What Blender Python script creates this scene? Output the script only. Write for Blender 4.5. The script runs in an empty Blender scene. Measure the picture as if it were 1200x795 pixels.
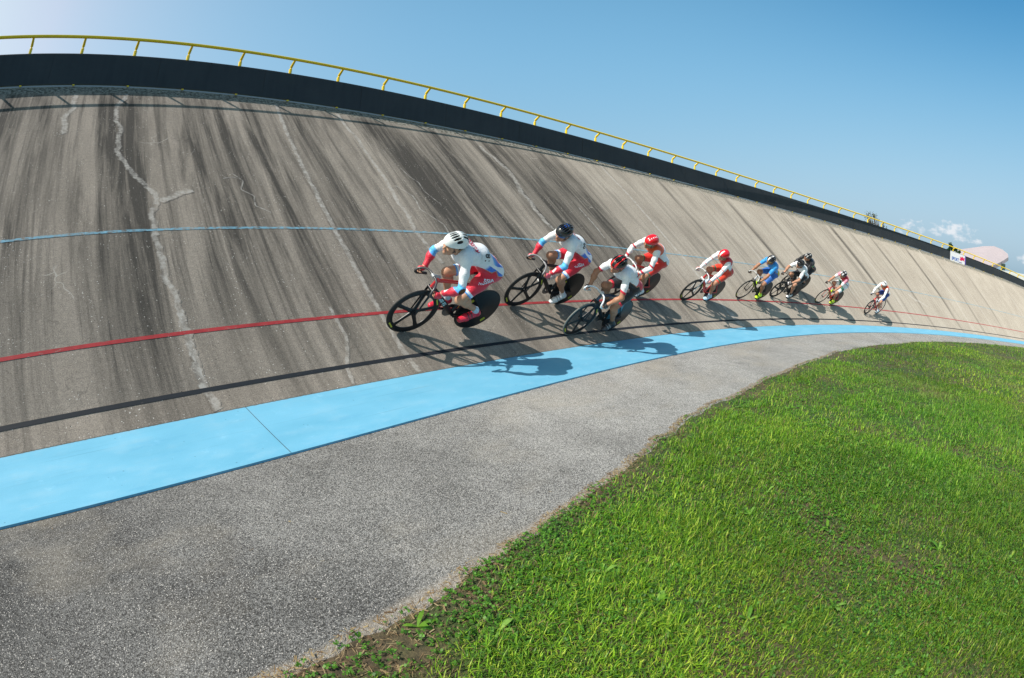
import bpy, math, random
import numpy as np
from mathutils import Vector, Matrix
from mathutils.bvhtree import BVHTree
random.seed(7); RNG = np.random.default_rng(7)
SC = bpy.context.scene
COL = SC.collection

# ------------------------------------------------------------------ camera
PITCH, ROLL, CAM_H = -0.1720882, 0.0466759, 1.4028
def cam_axes():
    cp, sp, cr, sr = math.cos(PITCH), math.sin(PITCH), math.cos(ROLL), math.sin(ROLL)
    f = np.array([0, cp, sp]); u = np.array([0, -sp, cp]); r = np.array([1., 0, 0])
    return cr*r+sr*u, -sr*r+cr*u, f
_r, _u, _f = cam_axes()
cd = bpy.data.cameras.new('camera'); cam = bpy.data.objects.new('camera', cd); COL.objects.link(cam)
cam.matrix_world = Matrix(((_r[0], _u[0], -_f[0], 0), (_r[1], _u[1], -_f[1], 0), (_r[2], _u[2], -_f[2], CAM_H), (0, 0, 0, 1)))
cd.type = 'PANO'; cd.sensor_width = 36; cd.sensor_fit = 'HORIZONTAL'
for tgt in (cd, getattr(cd, 'cycles', None)):
    try:
        tgt.panorama_type = 'FISHEYE_EQUISOLID'; tgt.fisheye_lens = 575.637/1200*36; tgt.fisheye_fov = math.pi
    except Exception: pass
cd.clip_start = 0.05; cd.clip_end = 3000
SC.camera = cam

# ------------------------------------------------------------------ world, sun, exposure
SUN_AZ, SUN_EL = math.radians(-121), math.radians(48)       # azimuth from +Y towards +X
SUN_D = Vector((math.cos(SUN_EL)*math.sin(SUN_AZ), math.cos(SUN_EL)*math.cos(SUN_AZ), math.sin(SUN_EL)))
W = bpy.data.worlds.new('World'); SC.world = W; W.use_nodes = True
nt = W.node_tree; nt.nodes.clear()
def wn(t, **k):
    n = nt.nodes.new(t)
    for a, b in k.items(): setattr(n, a, b)
    return n
wo = wn('ShaderNodeOutputWorld'); bg = wn('ShaderNodeBackground'); sky = wn('ShaderNodeTexSky')
sky.sky_type = 'NISHITA'; sky.sun_disc = False; sky.sun_elevation = SUN_EL; sky.sun_rotation = SUN_AZ
sky.air_density = 1.5; sky.dust_density = 5.0; sky.ozone_density = 6.0; sky.altitude = 0
bg.inputs['Strength'].default_value = 0.15
# small cumulus clouds low over the far end: noise shapes on the sky
geo = wn('ShaderNodeNewGeometry')
def vdir(az, el):
    a, e = math.radians(az), math.radians(el)
    return (math.cos(e)*math.sin(a), math.cos(e)*math.cos(a), math.sin(e))
sep = wn('ShaderNodeSeparateXYZ'); tc = wn('ShaderNodeTexCoord'); nt.links.new(tc.outputs['Generated'], sep.inputs[0])
def wm(op, a, b=None, c=None, clamp=False):
    n = wn('ShaderNodeMath', operation=op); n.use_clamp = clamp
    for i, v in enumerate((a, b, c)):
        if v is None: continue
        if isinstance(v, (int, float)): n.inputs[i].default_value = v
        else: nt.links.new(v, n.inputs[i])
    return n.outputs[0]
azs = wm('MULTIPLY', wm('ARCTAN2', sep.outputs[0], sep.outputs[1]), 57.2958)
els = wm('MULTIPLY', wm('ARCSINE', sep.outputs[2]), 57.2958)
cmb = wn('ShaderNodeCombineXYZ'); nt.links.new(azs, cmb.inputs[0]); nt.links.new(wm('MULTIPLY', els, 1.7), cmb.inputs[1])
nz = wn('ShaderNodeTexNoise'); nz.inputs['Scale'].default_value = 0.75; nz.inputs['Detail'].default_value = 7; nz.inputs['Roughness'].default_value = 0.58
nt.links.new(cmb.outputs[0], nz.inputs['Vector'])
cloud = None
for (a, e, ra, re, amp) in ((52.7, 7.55, 3.6, 1.25, 1.0), (50.6, 7.1, 2.5, 0.8, .7), (47.2, 7.35, 2.9, 1.0, .75), (56.0, 6.75, 1.4, .5, .6), (66, 5.6, 7.5, 1.2, .75), (-60, 9, 9, 2, .5)):
    dx = wm('DIVIDE', wm('SUBTRACT', azs, a), ra); dy0 = wm('SUBTRACT', els, e)
    dy = wm('DIVIDE', dy0, re)
    d2 = wm('ADD', wm('MULTIPLY', dx, dx), wm('MULTIPLY', dy, dy))
    m = wm('MULTIPLY', wm('SUBTRACT', 1.0, d2), amp)
    cloud = m if cloud is None else wm('MAXIMUM', cloud, m)
den = wm('MULTIPLY', wm('ADD', wm('MULTIPLY', cloud, 0.55), wm('MULTIPLY', wm('SUBTRACT', nz.outputs[0], 0.62), 2.2)), 2.2, clamp=True)
den = wm('MULTIPLY', den, 0.78, clamp=True)
mx = wn('ShaderNodeMix', data_type='RGBA'); nt.links.new(den, mx.inputs[0])
sc_ = wn('ShaderNodeSeparateColor'); cc_ = wn('ShaderNodeCombineColor'); nt.links.new(sky.outputs[0], sc_.inputs[0]); EX = .15*2**.25; ch_ = []
for i_, (g_, p_) in enumerate(((1.50, 1.25), (.93, .62), (.90, .36))):      # the deep clear blue of a polarised summer sky
    ch_.append(wm('MULTIPLY', wm('POWER', wm('MULTIPLY', sc_.outputs[i_], EX), p_), g_/EX))
def ramp(v, a, b, lo, hi):
    n = wn('ShaderNodeMapRange'); n.interpolation_type = 'SMOOTHSTEP'; nt.links.new(v, n.inputs[0])
    for i, q in enumerate((a, b, lo, hi)): n.inputs[i+1].default_value = q
    return n.outputs[0]
zen = ramp(els, 20, 75, 1., .30)                                     # the zenith is the deepest part of the sky
far = wm('MULTIPLY', ramp(azs, 10, 75, 0., 1.), ramp(els, 12, 38, 0., 1.))
ch_[0] = wm('MINIMUM', ch_[0], wm('MULTIPLY', ch_[1], .84))
for i_, k_ in enumerate((.58, .28, .12)):
    nt.links.new(wm('MULTIPLY', wm('MULTIPLY', ch_[i_], zen), wm('SUBTRACT', 1., wm('MULTIPLY', far, k_))), cc_.inputs[i_])
nt.links.new(cc_.outputs[0], mx.inputs[6]); mx.inputs[7].default_value = (5.0, 5.1, 5.3, 1)
nt.links.new(mx.outputs[2], bg.inputs['Color']); nt.links.new(bg.outputs[0], wo.inputs[0])

sl = bpy.data.lights.new('sun', 'SUN'); sun = bpy.data.objects.new('sun', sl); COL.objects.link(sun)
sl.energy = 4.9; sl.angle = math.radians(0.53); sl.color = (1, .925, .86)
sun.rotation_euler = SUN_D.to_track_quat('Z', 'Y').to_euler(); sun.location = (0, 0, 30)
SC.view_settings.view_transform = 'Standard'
try: SC.view_settings.look = 'None'
except Exception: pass
SC.view_settings.exposure = 0.25; SC.view_settings.gamma = 1
SC.cycles.max_bounces = 6

# ------------------------------------------------------------------ materials
def mat(name):
    m = bpy.data.materials.new(name); m.use_nodes = True
    return m, m.node_tree, m.node_tree.nodes['Principled BSDF']
def simple(name, c, rough=.5, metal=0, spec=.5, coat=0, noise=0.08, nscale=40):
    m, t, b = mat(name)
    b.inputs['Roughness'].default_value = rough; b.inputs['Metallic'].default_value = metal
    b.inputs['Specular IOR Level'].default_value = spec; b.inputs['Coat Weight'].default_value = coat
    g = G(t)
    n = g.noise(g.obj(), nscale, 3)
    col = g.mix(g.map(n, .3, .7), tuple(x*(1-noise) for x in c), tuple(min(1, x*(1+noise)) for x in c))
    t.links.new(col, b.inputs['Base Color'])
    return m
class G:
    """small node-graph helper"""
    def __init__(s, t): s.t = t
    def n(s, ty, **k):
        x = s.t.nodes.new(ty)
        for a, b in k.items(): setattr(x, a, b)
        return x
    def put(s, sock, v):
        if isinstance(v, bpy.types.NodeSocket): s.t.links.new(v, sock)
        elif isinstance(v, tuple) and len(v) == 3 and sock.type == 'RGBA': sock.default_value = (*v, 1)
        else: sock.default_value = v
    def math(s, op, a, b=None, clamp=False):
        x = s.n('ShaderNodeMath', operation=op); x.use_clamp = clamp; s.put(x.inputs[0], a)
        if b is not None: s.put(x.inputs[1], b)
        return x.outputs[0]
    def map(s, v, a, b, c=0., d=1.):
        x = s.n('ShaderNodeMapRange'); s.put(x.inputs[0], v)
        for i, q in enumerate((a, b, c, d)): x.inputs[i+1].default_value = q
        return x.outputs[0]
    def mix(s, f, a, b, blend='MIX'):
        x = s.n('ShaderNodeMix', data_type='RGBA'); x.blend_type = blend
        s.put(x.inputs[0], f); s.put(x.inputs[6], a); s.put(x.inputs[7], b); return x.outputs[2]
    def obj(s): return s.n('ShaderNodeTexCoord').outputs['Object']
    def uv(s): return s.n('ShaderNodeUVMap').outputs[0]
    def scale(s, v, sc, loc=(0, 0, 0)):
        x = s.n('ShaderNodeMapping'); s.put(x.inputs[0], v); x.inputs['Scale'].default_value = sc; x.inputs['Location'].default_value = loc; return x.outputs[0]
    def noise(s, v, sc, det=4, rough=.55, dist=0):
        x = s.n('ShaderNodeTexNoise'); s.put(x.inputs['Vector'], v); x.inputs['Scale'].default_value = sc
        x.inputs['Detail'].default_value = det; x.inputs['Roughness'].default_value = rough; x.inputs['Distortion'].default_value = dist; return x.outputs[0]
    def vor(s, v, sc, feat='F1', out='Distance', rnd=1):
        x = s.n('ShaderNodeTexVoronoi', feature=feat); s.put(x.inputs['Vector'], v); x.inputs['Scale'].default_value = sc; x.inputs['Randomness'].default_value = rnd; return x.outputs[out]
    def attr(s, name, out='Fac'): return s.n('ShaderNodeAttribute', attribute_name=name).outputs[out]
    def bump(s, h, strength, dist, norm=None):
        x = s.n('ShaderNodeBump'); s.put(x.inputs['Height'], h); x.inputs['Strength'].default_value = strength; x.inputs['Distance'].default_value = dist
        return x.outputs[0]

CON_L, CON_M, CON_D = (.40, .36, .315), (.275, .245, .215), (.060, .055, .049)
def concrete_color(g, uv):
    st = g.attr('stain')
    n1 = g.noise(g.scale(uv, (5.0, .30, 1)), 1, 6, .66, .45)
    n2 = g.noise(g.scale(uv, (20, .55, 1)), 1, 5, .68, .3)
    n3 = g.noise(g.scale(uv, (1.2, .5, 1)), 1, 5, .6)
    sx = g.n('ShaderNodeSeparateXYZ'); g.put(sx.inputs[0], uv); low_s = g.map(g.math('ADD', sx.outputs[0], g.math('MULTIPLY', n3, 4)), -1., 15., 1., 0.)  # tone weight: concrete darker towards low s, lighter towards high s
    amp = g.math('MULTIPLY', g.map(low_s, 0, 1, .38, 1.), g.map(g.math('ADD', sx.outputs[1], g.math('MULTIPLY', n3, 2)), 1.8, 4.0, .5, 1.))
    d = g.math('ADD', g.math('MULTIPLY', st, 1.0), g.math('MULTIPLY', g.map(n1, .38, .62, -.44, .46), amp))
    d = g.math('ADD', d, g.math('MULTIPLY', low_s, .10))
    d = g.math('ADD', d, g.math('MULTIPLY', g.map(n2, .34, .66, -.20, .20), amp)); n4 = g.noise(g.scale(uv, (12, .16, 1), (3, 5, 0)), 1, 4, .7); d = g.math('ADD', d, g.math('MULTIPLY', g.map(n4, .54, .68, 0., .34), amp))
    d = g.math('ADD', d, g.math('MULTIPLY', g.math('SUBTRACT', n3, .5), .5), clamp=True)
    base = g.mix(low_s, g.mix(g.map(n3, .3, .7), (.32, .288, .248), (.42, .386, .336)), g.mix(g.map(n3, .3, .7), (.20, .177, .152), (.305, .268, .230)))
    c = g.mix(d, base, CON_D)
    # grain and little pits and pebbles
    gr = g.noise(uv, 80, 4, .78); gr2 = g.noise(uv, 22, 4, .6)
    c = g.mix(1.0, c, g.mix(g.map(gr, .28, .72), (.40, .395, .39), (1.62, 1.58, 1.52)), 'MULTIPLY')
    c = g.mix(1.0, c, g.mix(g.map(gr2, .3, .7), (.86, .86, .86), (1.13, 1.13, 1.12)), 'MULTIPLY')
    sp = g.vor(uv, 24); c = g.mix(g.math('MULTIPLY', g.math('LESS_THAN', sp, .13), g.map(g.noise(uv, 3.2, 3), .46, .60)), c, (.58, .55, .50))
    sp2 = g.vor(g.scale(uv, (1, 1, 1), (3.3, 1.7, 0)), 8); c = g.mix(g.math('LESS_THAN', sp2, .045), c, (.05, .045, .04))
    # hairline map cracks, lime filled, only in patches
    wv = g.n('ShaderNodeVectorMath', operation='ADD'); nn = g.n('ShaderNodeTexNoise'); g.put(nn.inputs['Vector'], uv); nn.inputs['Scale'].default_value = 2.5
    vs = g.n('ShaderNodeVectorMath', operation='SCALE'); g.put(vs.inputs[0], nn.outputs['Color']); vs.inputs['Scale'].default_value = .5
    g.put(wv.inputs[0], uv); g.put(wv.inputs[1], vs.outputs[0])
    ed = g.vor(wv.outputs[0], 1.7, 'DISTANCE_TO_EDGE')
    patch = g.map(g.noise(uv, .62, 2), .645, .68)
    c = g.mix(g.math('MULTIPLY', g.math('LESS_THAN', ed, .011), g.math('MULTIPLY', patch, .7)), c, (.42, .39, .34))
    ed2 = g.vor(g.scale(wv.outputs[0], (1, 1, 1), (7, 2, 0)), .8, 'DISTANCE_TO_EDGE')
    c = g.mix(g.math('MULTIPLY', g.math('LESS_THAN', ed2, .0018), .3), c, (.05, .046, .042))
    return c, gr
def concrete():
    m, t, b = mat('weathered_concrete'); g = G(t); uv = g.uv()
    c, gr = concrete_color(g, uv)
    # mossy top margin (v near the crest)
    v = g.n('ShaderNodeSeparateXYZ'); g.put(v.inputs[0], uv); vv = v.outputs[1]
    top = g.map(g.math('ADD', vv, g.math('MULTIPLY', g.noise(uv, 3.5, 5, .7), .5)), 7.98, 8.14)
    moss = g.mix(g.map(g.noise(uv, 17, 5, .7), .45, .56), (.30, .29, .25), (.055, .055, .04))
    c = g.mix(g.math('MULTIPLY', top, .85), c, moss)
    g.put(b.inputs['Base Color'], c); b.inputs['Roughness'].default_value = .92; b.inputs['Specular IOR Level'].default_value = .25
    g.put(b.inputs['Normal'], g.bump(gr, .5, .004)); return m
def filler():
    m, t, b = mat('crack_filler'); g = G(t); uv = g.uv()
    c, gr = concrete_color(g, uv)
    w = g.map(g.noise(uv, 8, 7, .76), .38, .60)
    edge = g.attr('edge')
    w = g.math('MULTIPLY', w, g.map(g.math('ADD', edge, g.math('MULTIPLY', g.math('SUBTRACT', g.noise(uv, 25, 3), .5), 2.2)), .2, .8))
    g.put(b.inputs['Base Color'], g.mix(g.math('MULTIPLY', w, .62), c, (.50, .475, .43))); b.inputs['Roughness'].default_value = .9
    g.put(b.inputs['Normal'], g.bump(gr, .5, .004)); return m
def line_paint(name, col, wear, dark=.7):
    m, t, b = mat(name); g = G(t); uv = g.uv(); c, gr = concrete_color(g, uv)
    w = g.map(g.noise(g.scale(uv, (3, 9, 1)), 4, 6, .7), wear-.06, wear+.06)
    pc = g.mix(g.map(g.noise(uv, 9, 4), .3, .7), tuple(x*dark for x in col), col)
    pc = g.mix(1.0, pc, g.mix(g.map(gr, .3, .7), (.82, .82, .82), (1.1, 1.1, 1.1)), 'MULTIPLY')
    g.put(b.inputs['Base Color'], g.mix(w, c, pc)); b.inputs['Roughness'].default_value = .75; b.inputs['Specular IOR Level'].default_value = .3
    g.put(b.inputs['Normal'], g.bump(gr, .5, .003)); return m
def blue_paint():
    m, t, b = mat('blue_band_paint'); g = G(t); uv = g.uv()
    c = g.mix(g.map(g.noise(g.scale(uv, (.6, 1.4, 1)), 2, 5, .6), .3, .7), (.125, .385, .55), (.165, .45, .63))
    c = g.mix(g.math('MULTIPLY', g.map(g.noise(uv, 5, 6, .75), .60, .72), .35), c, (.30, .60, .80))
    c = g.mix(g.math('MULTIPLY', g.map(g.noise(g.scale(uv, (1, 4, 1)), 1.3, 5, .7), .56, .72), .25), c, (.05, .28, .50))
    sp = g.vor(uv, 7); c = g.mix(g.math('MULTIPLY', g.math('LESS_THAN', sp, .05), .6), c, (.05, .16, .26))
    rub = g.noise(g.scale(uv, (.35, 26, 1)), 1, 4, .6, .4); c = g.mix(g.math('MULTIPLY', g.map(rub, .60, .68), g.math('MULTIPLY', g.map(g.noise(uv, .9, 3), .45, .6), .30)), c, (.03, .15, .24))
    chip = g.noise(uv, 16, 6, .75); c = g.mix(g.math('MULTIPLY', g.map(chip, .69, .71), .55), c, (.30, .40, .42))
    dust = g.math('MULTIPLY', g.map(g.noise(g.scale(uv, (.8, 2, 1)), 3, 5, .7), .5, .75), .28); c = g.mix(dust, c, (.34, .50, .58))
    v = g.n('ShaderNodeSeparateXYZ'); g.put(v.inputs[0], uv)
    ed = g.math('ADD', v.outputs[1], g.math('MULTIPLY', g.noise(uv, 20, 4, .7), .05))
    c = g.mix(g.map(ed, .965, .985), c, (.16, .14, .12))
    gr = g.noise(uv, 120, 3, .7)
    c = g.mix(1.0, c, g.mix(g.map(gr, .3, .7), (.93, .93, .93), (1.05, 1.05, 1.05)), 'MULTIPLY')
    g.put(b.inputs['Base Color'], c); b.inputs['Roughness'].default_value = .6; b.inputs['Specular IOR Level'].default_value = .35
    g.put(b.inputs['Normal'], g.bump(gr, .35, .003)); return m
def asphalt():
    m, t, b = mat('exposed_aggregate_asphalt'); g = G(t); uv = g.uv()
    cellc = g.vor(uv, 185, out='Color'); s = g.n('ShaderNodeSeparateColor'); g.put(s.inputs[0], cellc)
    big = g.noise(uv, .8, 5, .6); mid = g.noise(uv, 5, 4, .6)
    f = g.math('ADD', s.outputs[0], g.math('MULTIPLY', g.math('SUBTRACT', big, .5), .7))
    f = g.math('ADD', f, g.math('MULTIPLY', g.math('SUBTRACT', mid, .5), .35), clamp=True)
    sx = g.n('ShaderNodeSeparateXYZ'); g.put(sx.inputs[0], uv); fr = g.map(g.math('ADD', sx.outputs[0], g.math('MULTIPLY', big, 4)), -3.2, 2.0)  # darker towards low s: vignetting painted into the colour, plus real variation
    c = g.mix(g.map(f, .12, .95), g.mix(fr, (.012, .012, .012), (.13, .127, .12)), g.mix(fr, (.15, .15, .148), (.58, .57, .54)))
    c = g.mix(g.math('GREATER_THAN', s.outputs[1], .955), c, (.50, .48, .45))
    d = g.vor(uv, 185); c = g.mix(g.math('MULTIPLY', g.map(d, .35, .7), .45), c, (.025, .024, .023))
    # sandy stains
    st = g.map(g.noise(g.scale(uv, (.5, .9, 1)), 1.1, 5, .6), .5, .72); c = g.mix(g.math('MULTIPLY', st, .42), c, (.34, .30, .235))
    oil = g.map(g.noise(g.scale(uv, (1, 1, 1), (4, 9, 0)), 1.9, 4, .6), .60, .74); c = g.mix(g.math('MULTIPLY', oil, .35), c, (.05, .048, .045))
    v = g.n('ShaderNodeSeparateXYZ'); g.put(v.inputs[0], uv)
    e = g.math('ADD', v.outputs[1], g.math('MULTIPLY', g.noise(uv, 12, 5, .7), .09))
    c = g.mix(g.map(e, .035, .05), c, g.mix(g.map(g.noise(uv, 22, 4), .45, .55), (.03, .027, .022), (.28, .19, .11)))
    lo = g.math('ADD', v.outputs[1], g.math('MULTIPLY', g.noise(uv, 5, 5, .7), .12))
    c = g.mix(g.math('MULTIPLY', g.map(lo, -1.63, -1.67), .55), c, g.mix(g.map(g.noise(uv, 45, 4), .4, .6), (.26, .22, .17), (.42, .38, .33)))
    g.put(b.inputs['Base Color'], c); b.inputs['Roughness'].default_value = .9; b.inputs['Specular IOR Level'].default_value = .3
    g.put(b.inputs['Normal'], g.bump(d, .8, .004)); return m
def soil():
    m, t, b = mat('soil_and_thatch'); g = G(t); o = g.obj()
    c = g.mix(g.map(g.noise(o, 30, 5, .7), .35, .65), (.035, .028, .016), (.12, .085, .048))
    c = g.mix(g.map(g.noise(o, 1.3, 4), .42, .58), c, g.mix(g.map(g.noise(o, 60, 4), .4, .6), (.022, .045, .008), (.05, .09, .02)))
    g.put(b.inputs['Base Color'], c); b.inputs['Roughness'].default_value = 1
    g.put(b.inputs['Normal'], g.bump(g.noise(o, 50, 4), .6, .02)); return m
def far_field():
    m, t, b = mat('meadow'); g = G(t); o = g.obj()
    c = g.mix(g.map(g.noise(o, .3, 5), .35, .65), (.05, .085, .02), (.10, .13, .04)); g.put(b.inputs['Base Color'], c)
    b.inputs['Roughness'].default_value = 1; return m
def leafy(name, attr=True, c=(.05, .1, .02)):
    m, t, b = mat(name); g = G(t)
    col = g.attr('Col', 'Color') if attr else c
    g.put(b.inputs['Base Color'], col); b.inputs['Roughness'].default_value = .5; b.inputs['Specular IOR Level'].default_value = .35
    tr = g.n('ShaderNodeBsdfTranslucent')
    tcol = g.mix(1.0, col, (1.25, 1.3, .55), 'MULTIPLY'); g.put(tr.inputs[0], tcol)
    ms = g.n('ShaderNodeMixShader'); ms.inputs[0].default_value = .38
    out = [n for n in t.nodes if n.type == 'OUTPUT_MATERIAL'][0]
    t.links.new(b.outputs[0], ms.inputs[1]); t.links.new(tr.outputs[0], ms.inputs[2]); t.links.new(ms.outputs[0], out.inputs[0]); return m
def attr_mat(name, rough=.55, sheen=0, spec=.4, coat=0, bump=0):
    m, t, b = mat(name); g = G(t)
    n = g.noise(g.obj(), 55, 3); c = g.mix(1.0, g.attr('Col', 'Color'), g.mix(g.map(n, .3, .7), (.94, .94, .94), (1.04, 1.04, 1.04)), 'MULTIPLY')
    g.put(b.inputs['Base Color'], c)
    b.inputs['Roughness'].default_value = rough; b.inputs['Specular IOR Level'].default_value = spec
    b.inputs['Sheen Weight'].default_value = sheen; b.inputs['Coat Weight'].default_value = coat
    if bump: g.put(b.inputs['Normal'], g.bump(g.noise(g.obj(), 9, 3, .6, 1.5), .9, bump))
    return m
def panel_mat():
    m, t, b = mat('dark_barrier_panel'); g = G(t); uv = g.uv()
    n = g.noise(g.scale(uv, (9, .6, 1)), 1, 4); n2 = g.noise(uv, 1.2, 4)
    c = g.mix(g.map(n, .3, .7), (.022, .027, .032), (.032, .038, .044)); c = g.mix(g.map(n2, .45, .7), c, (.036, .041, .046))
    g.put(b.inputs['Base Color'], c); b.inputs['Roughness'].default_value = .55; b.inputs['Specular IOR Level'].default_value = .35; return m

M_CON, M_FIL, M_BLUE, M_ASP, M_SOIL, M_FIELD = concrete(), filler(), blue_paint(), asphalt(), soil(), far_field()
M_RED = line_paint('red_line_paint', (.42, .04, .045), .38); M_BLK = line_paint('black_line_paint', (.018, .022, .028), .30, .8)
M_STAY = line_paint('pale_blue_line_paint', (.20, .42, .54), .48)
M_PANEL = panel_mat(); M_YEL = simple('yellow_paint', (.90, .64, .015), .4); M_GREYM = simple('galvanised_metal', (.32, .32, .33), .5, .6)
M_DARK = simple('dark_joint', (.03, .035, .04), .9)
M_CARBON = simple('carbon_fibre', (.008, .009, .011), .38, 0, .35, .0); M_TYRE = simple('tyre_rubber', (.016, .016, .016), .7)
M_METAL = simple('polished_alloy', (.6, .6, .62), .3, 1); M_SKIN = attr_mat('skin', .5, 0, .4)
M_KIT = attr_mat('lycra', .48, .25, .35, 0, .012); M_SHOE = attr_mat('shoe', .3, 0, .5, .3); M_HELM = attr_mat('helmet_shell', .22, 0, .5, .4)
M_LEAF = leafy('grass_blade'); 
_mc = {}
def cmat(c, rough=.35, coat=.3):
    k = (tuple(c), rough)
    if k not in _mc: _mc[k] = simple('painted_finish', c, rough, 0, .5, coat, .04)
    return _mc[k]

# ------------------------------------------------------------------ mesh helpers
def link(name, me, parent=None, kind=None, label=None, cat=None, group=None):
    o = bpy.data.objects.new(name, me); COL.objects.link(o)
    if parent is not None: o.parent = parent
    if kind: o['kind'] = kind
    if label: o['label'] = label
    if cat: o['category'] = cat
    if group: o['group'] = group
    return o
def mesh(name, V, F, m, uv=None, smooth=True, attrs=None, mats=None, midx=None):
    V = np.asarray(V, dtype=np.float32); me = bpy.data.meshes.new(name)
    if isinstance(F, np.ndarray):
        nf, k = F.shape; me.vertices.add(len(V)); me.vertices.foreach_set('co', V.ravel())
        me.loops.add(nf*k); me.loops.foreach_set('vertex_index', F.astype(np.int32).ravel())
        me.polygons.add(nf); me.polygons.foreach_set('loop_start', np.arange(0, nf*k, k, dtype=np.int32))
        try: me.polygons.foreach_set('loop_total', np.full(nf, k, dtype=np.int32))
        except Exception: pass
        me.update(calc_edges=True)
    else: me.from_pydata(V.tolist(), [], F)
    for x in (mats or [m]): me.materials.append(x)
    if midx is not None: me.polygons.foreach_set('material_index', np.asarray(midx, dtype=np.int32))
    if uv is not None:
        ul = me.uv_layers.new(name='UVMap'); li = np.empty(len(me.loops), dtype=np.int32); me.loops.foreach_get('vertex_index', li)
        ul.data.foreach_set('uv', np.asarray(uv, dtype=np.float32)[li].ravel())
    for k, a in (attrs or {}).items():
        a = np.asarray(a, dtype=np.float32)
        if a.ndim == 2:
            at = me.attributes.new(k, 'FLOAT_COLOR', 'POINT'); at.data.foreach_set('color', np.c_[a, np.ones(len(a))].astype(np.float32).ravel())
        else:
            at = me.attributes.new(k, 'FLOAT', 'POINT'); at.data.foreach_set('value', a)
    me.polygons.foreach_set('use_smooth', np.full(len(me.polygons), smooth, dtype=bool)); me.update()
    return me
class MB:
    """collects boxes, tubes and lathes into one mesh"""
    def __init__(s): s.V = []; s.F = []; s.n = 0
    def add(s, V, F):
        s.V += [tuple(v) for v in V]; s.F += [tuple(i+s.n for i in f) for f in F]; s.n = len(s.V); return s
    def box(s, c, d, R=None, bevel=0):
        c = np.array(c, float); h = np.array(d, float)/2
        V = [np.array([x, y, z])*h for x in (-1, 1) for y in (-1, 1) for z in (-1, 1)]
        if R is not None: V = [R@v for v in V]
        return s.add([v+c for v in V], [(0, 1, 3, 2), (4, 6, 7, 5), (0, 4, 5, 1), (2, 3, 7, 6), (0, 2, 6, 4), (1, 5, 7, 3)])
    def tube(s, pts, r, n=8, flat=None, caps=True, up=(0, 0, 1)):
        """sweep; r scalar, list, or list of (ra, rb): ra across (side), rb along up"""
        P = [np.array(p, float) for p in pts]; m = len(P); V = []
        for i, p in enumerate(P):
            t = P[min(i+1, m-1)]-P[max(i-1, 0)]; t /= np.linalg.norm(t)+1e-12
            ref = np.array(up, float)
            if abs(t@ref) > .95: ref = np.array([1., 0, 0]) if abs(t[0]) < .9 else np.array([0, 1., 0])
            a = np.cross(t, ref); a /= np.linalg.norm(a); b = np.cross(a, t)
            rr = r[i] if isinstance(r, (list, tuple)) else r
            ra, rb = rr if isinstance(rr, (list, tuple)) else (rr, rr)
            for k in range(n):
                w = 2*math.pi*k/n; V.append(p+a*ra*math.cos(w)+b*rb*math.sin(w))
        F = [(i*n+k, i*n+(k+1) % n, (i+1)*n+(k+1) % n, (i+1)*n+k) for i in range(m-1) for k in range(n)]
        if caps: F += [tuple(range(n-1, -1, -1)), tuple((m-1)*n+k for k in range(n))]
        return s.add(V, F)
    def lathe(s, prof, c, n=48, axis=1):
        """profile of (radius, offset along the y axis), revolved about y through c"""
        V = []; m = len(prof)
        for k in range(n):
            w = 2*math.pi*k/n
            for r, y in prof: V.append((c[0]+r*math.cos(w), c[1]+y, c[2]+r*math.sin(w)))
        F = [(k*m+j, ((k+1) % n)*m+j, ((k+1) % n)*m+j+1, k*m+j+1) for k in range(n) for j in range(m-1)]
        return s.add(V, F)
    def build(s, name, m, parent=None, smooth=True, **k):
        me = mesh(name, s.V, s.F, m, smooth=smooth)
        if smooth:
            try: me.set_sharp_from_angle(angle=math.radians(40))
            except Exception: pass
        return link(name, me, parent, **k)

# ------------------------------------------------------------------ the track in plan and profile (s = metres along, v = metres up the slope)
S_ = np.linspace(-25, 110, 2701)
K0, K1, K2 = -0.0338957, -0.0008335, 4.825853e-05
_sc = np.clip(S_, -14, 36.); _kap = K0+K1*_sc+K2*_sc*_sc; _kap[S_ > 36.] = 0.
_ds = S_[1]-S_[0]
_ang = np.concatenate([[0], np.cumsum((_kap[1:]+_kap[:-1])/2*_ds)]); _ang += 0.8432505-np.interp(0, S_, _ang)
_X = np.concatenate([[0], np.cumsum((np.cos(_ang)[1:]+np.cos(_ang)[:-1])/2*_ds)]); _Y = np.concatenate([[0], np.cumsum((np.sin(_ang)[1:]+np.sin(_ang)[:-1])/2*_ds)])
_X -= np.interp(0, S_, _X); _Y -= np.interp(0, S_, _Y)-4.7973459
PRO = np.array([(0, 0), (.9514726, .0857904), (1.1892627, .2263359), (1.7451964, .6609718), (2.968667, 1.7059702), (6.5123007, 4.5861464)])
PV = np.concatenate([[0], np.cumsum(np.hypot(*np.diff(PRO, axis=0).T))])
def fac(s):
    s = np.clip(s, -14, 42); return 1+.0013041*s/10-.0172896*(s/10)**2
def at(s, off, z):
    s = np.asarray(s, float); a = np.interp(s, S_, _ang); off = np.asarray(off, float); z = np.asarray(z, float)
    return np.stack(np.broadcast_arrays(np.interp(s, S_, _X)-np.sin(a)*off, np.interp(s, S_, _Y)+np.cos(a)*off, z*fac(s)), -1)
def sv(s, v, lift=0.):
    s, v = np.broadcast_arrays(np.asarray(s, float), np.asarray(v, float))
    P = at(s, np.interp(v, PV, PRO[:, 0]), np.interp(v, PV, PRO[:, 1]))
    if np.any(lift):
        a = np.interp(s, S_, _ang); sl = np.interp(v, (PV[1:]+PV[:-1])/2, np.arctan2(np.diff(PRO[:, 1]), np.diff(PRO[:, 0])))
        P = P+lift*np.stack([np.sin(a)*np.sin(sl), -np.cos(a)*np.sin(sl), np.cos(sl)], -1)
    return P
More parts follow.
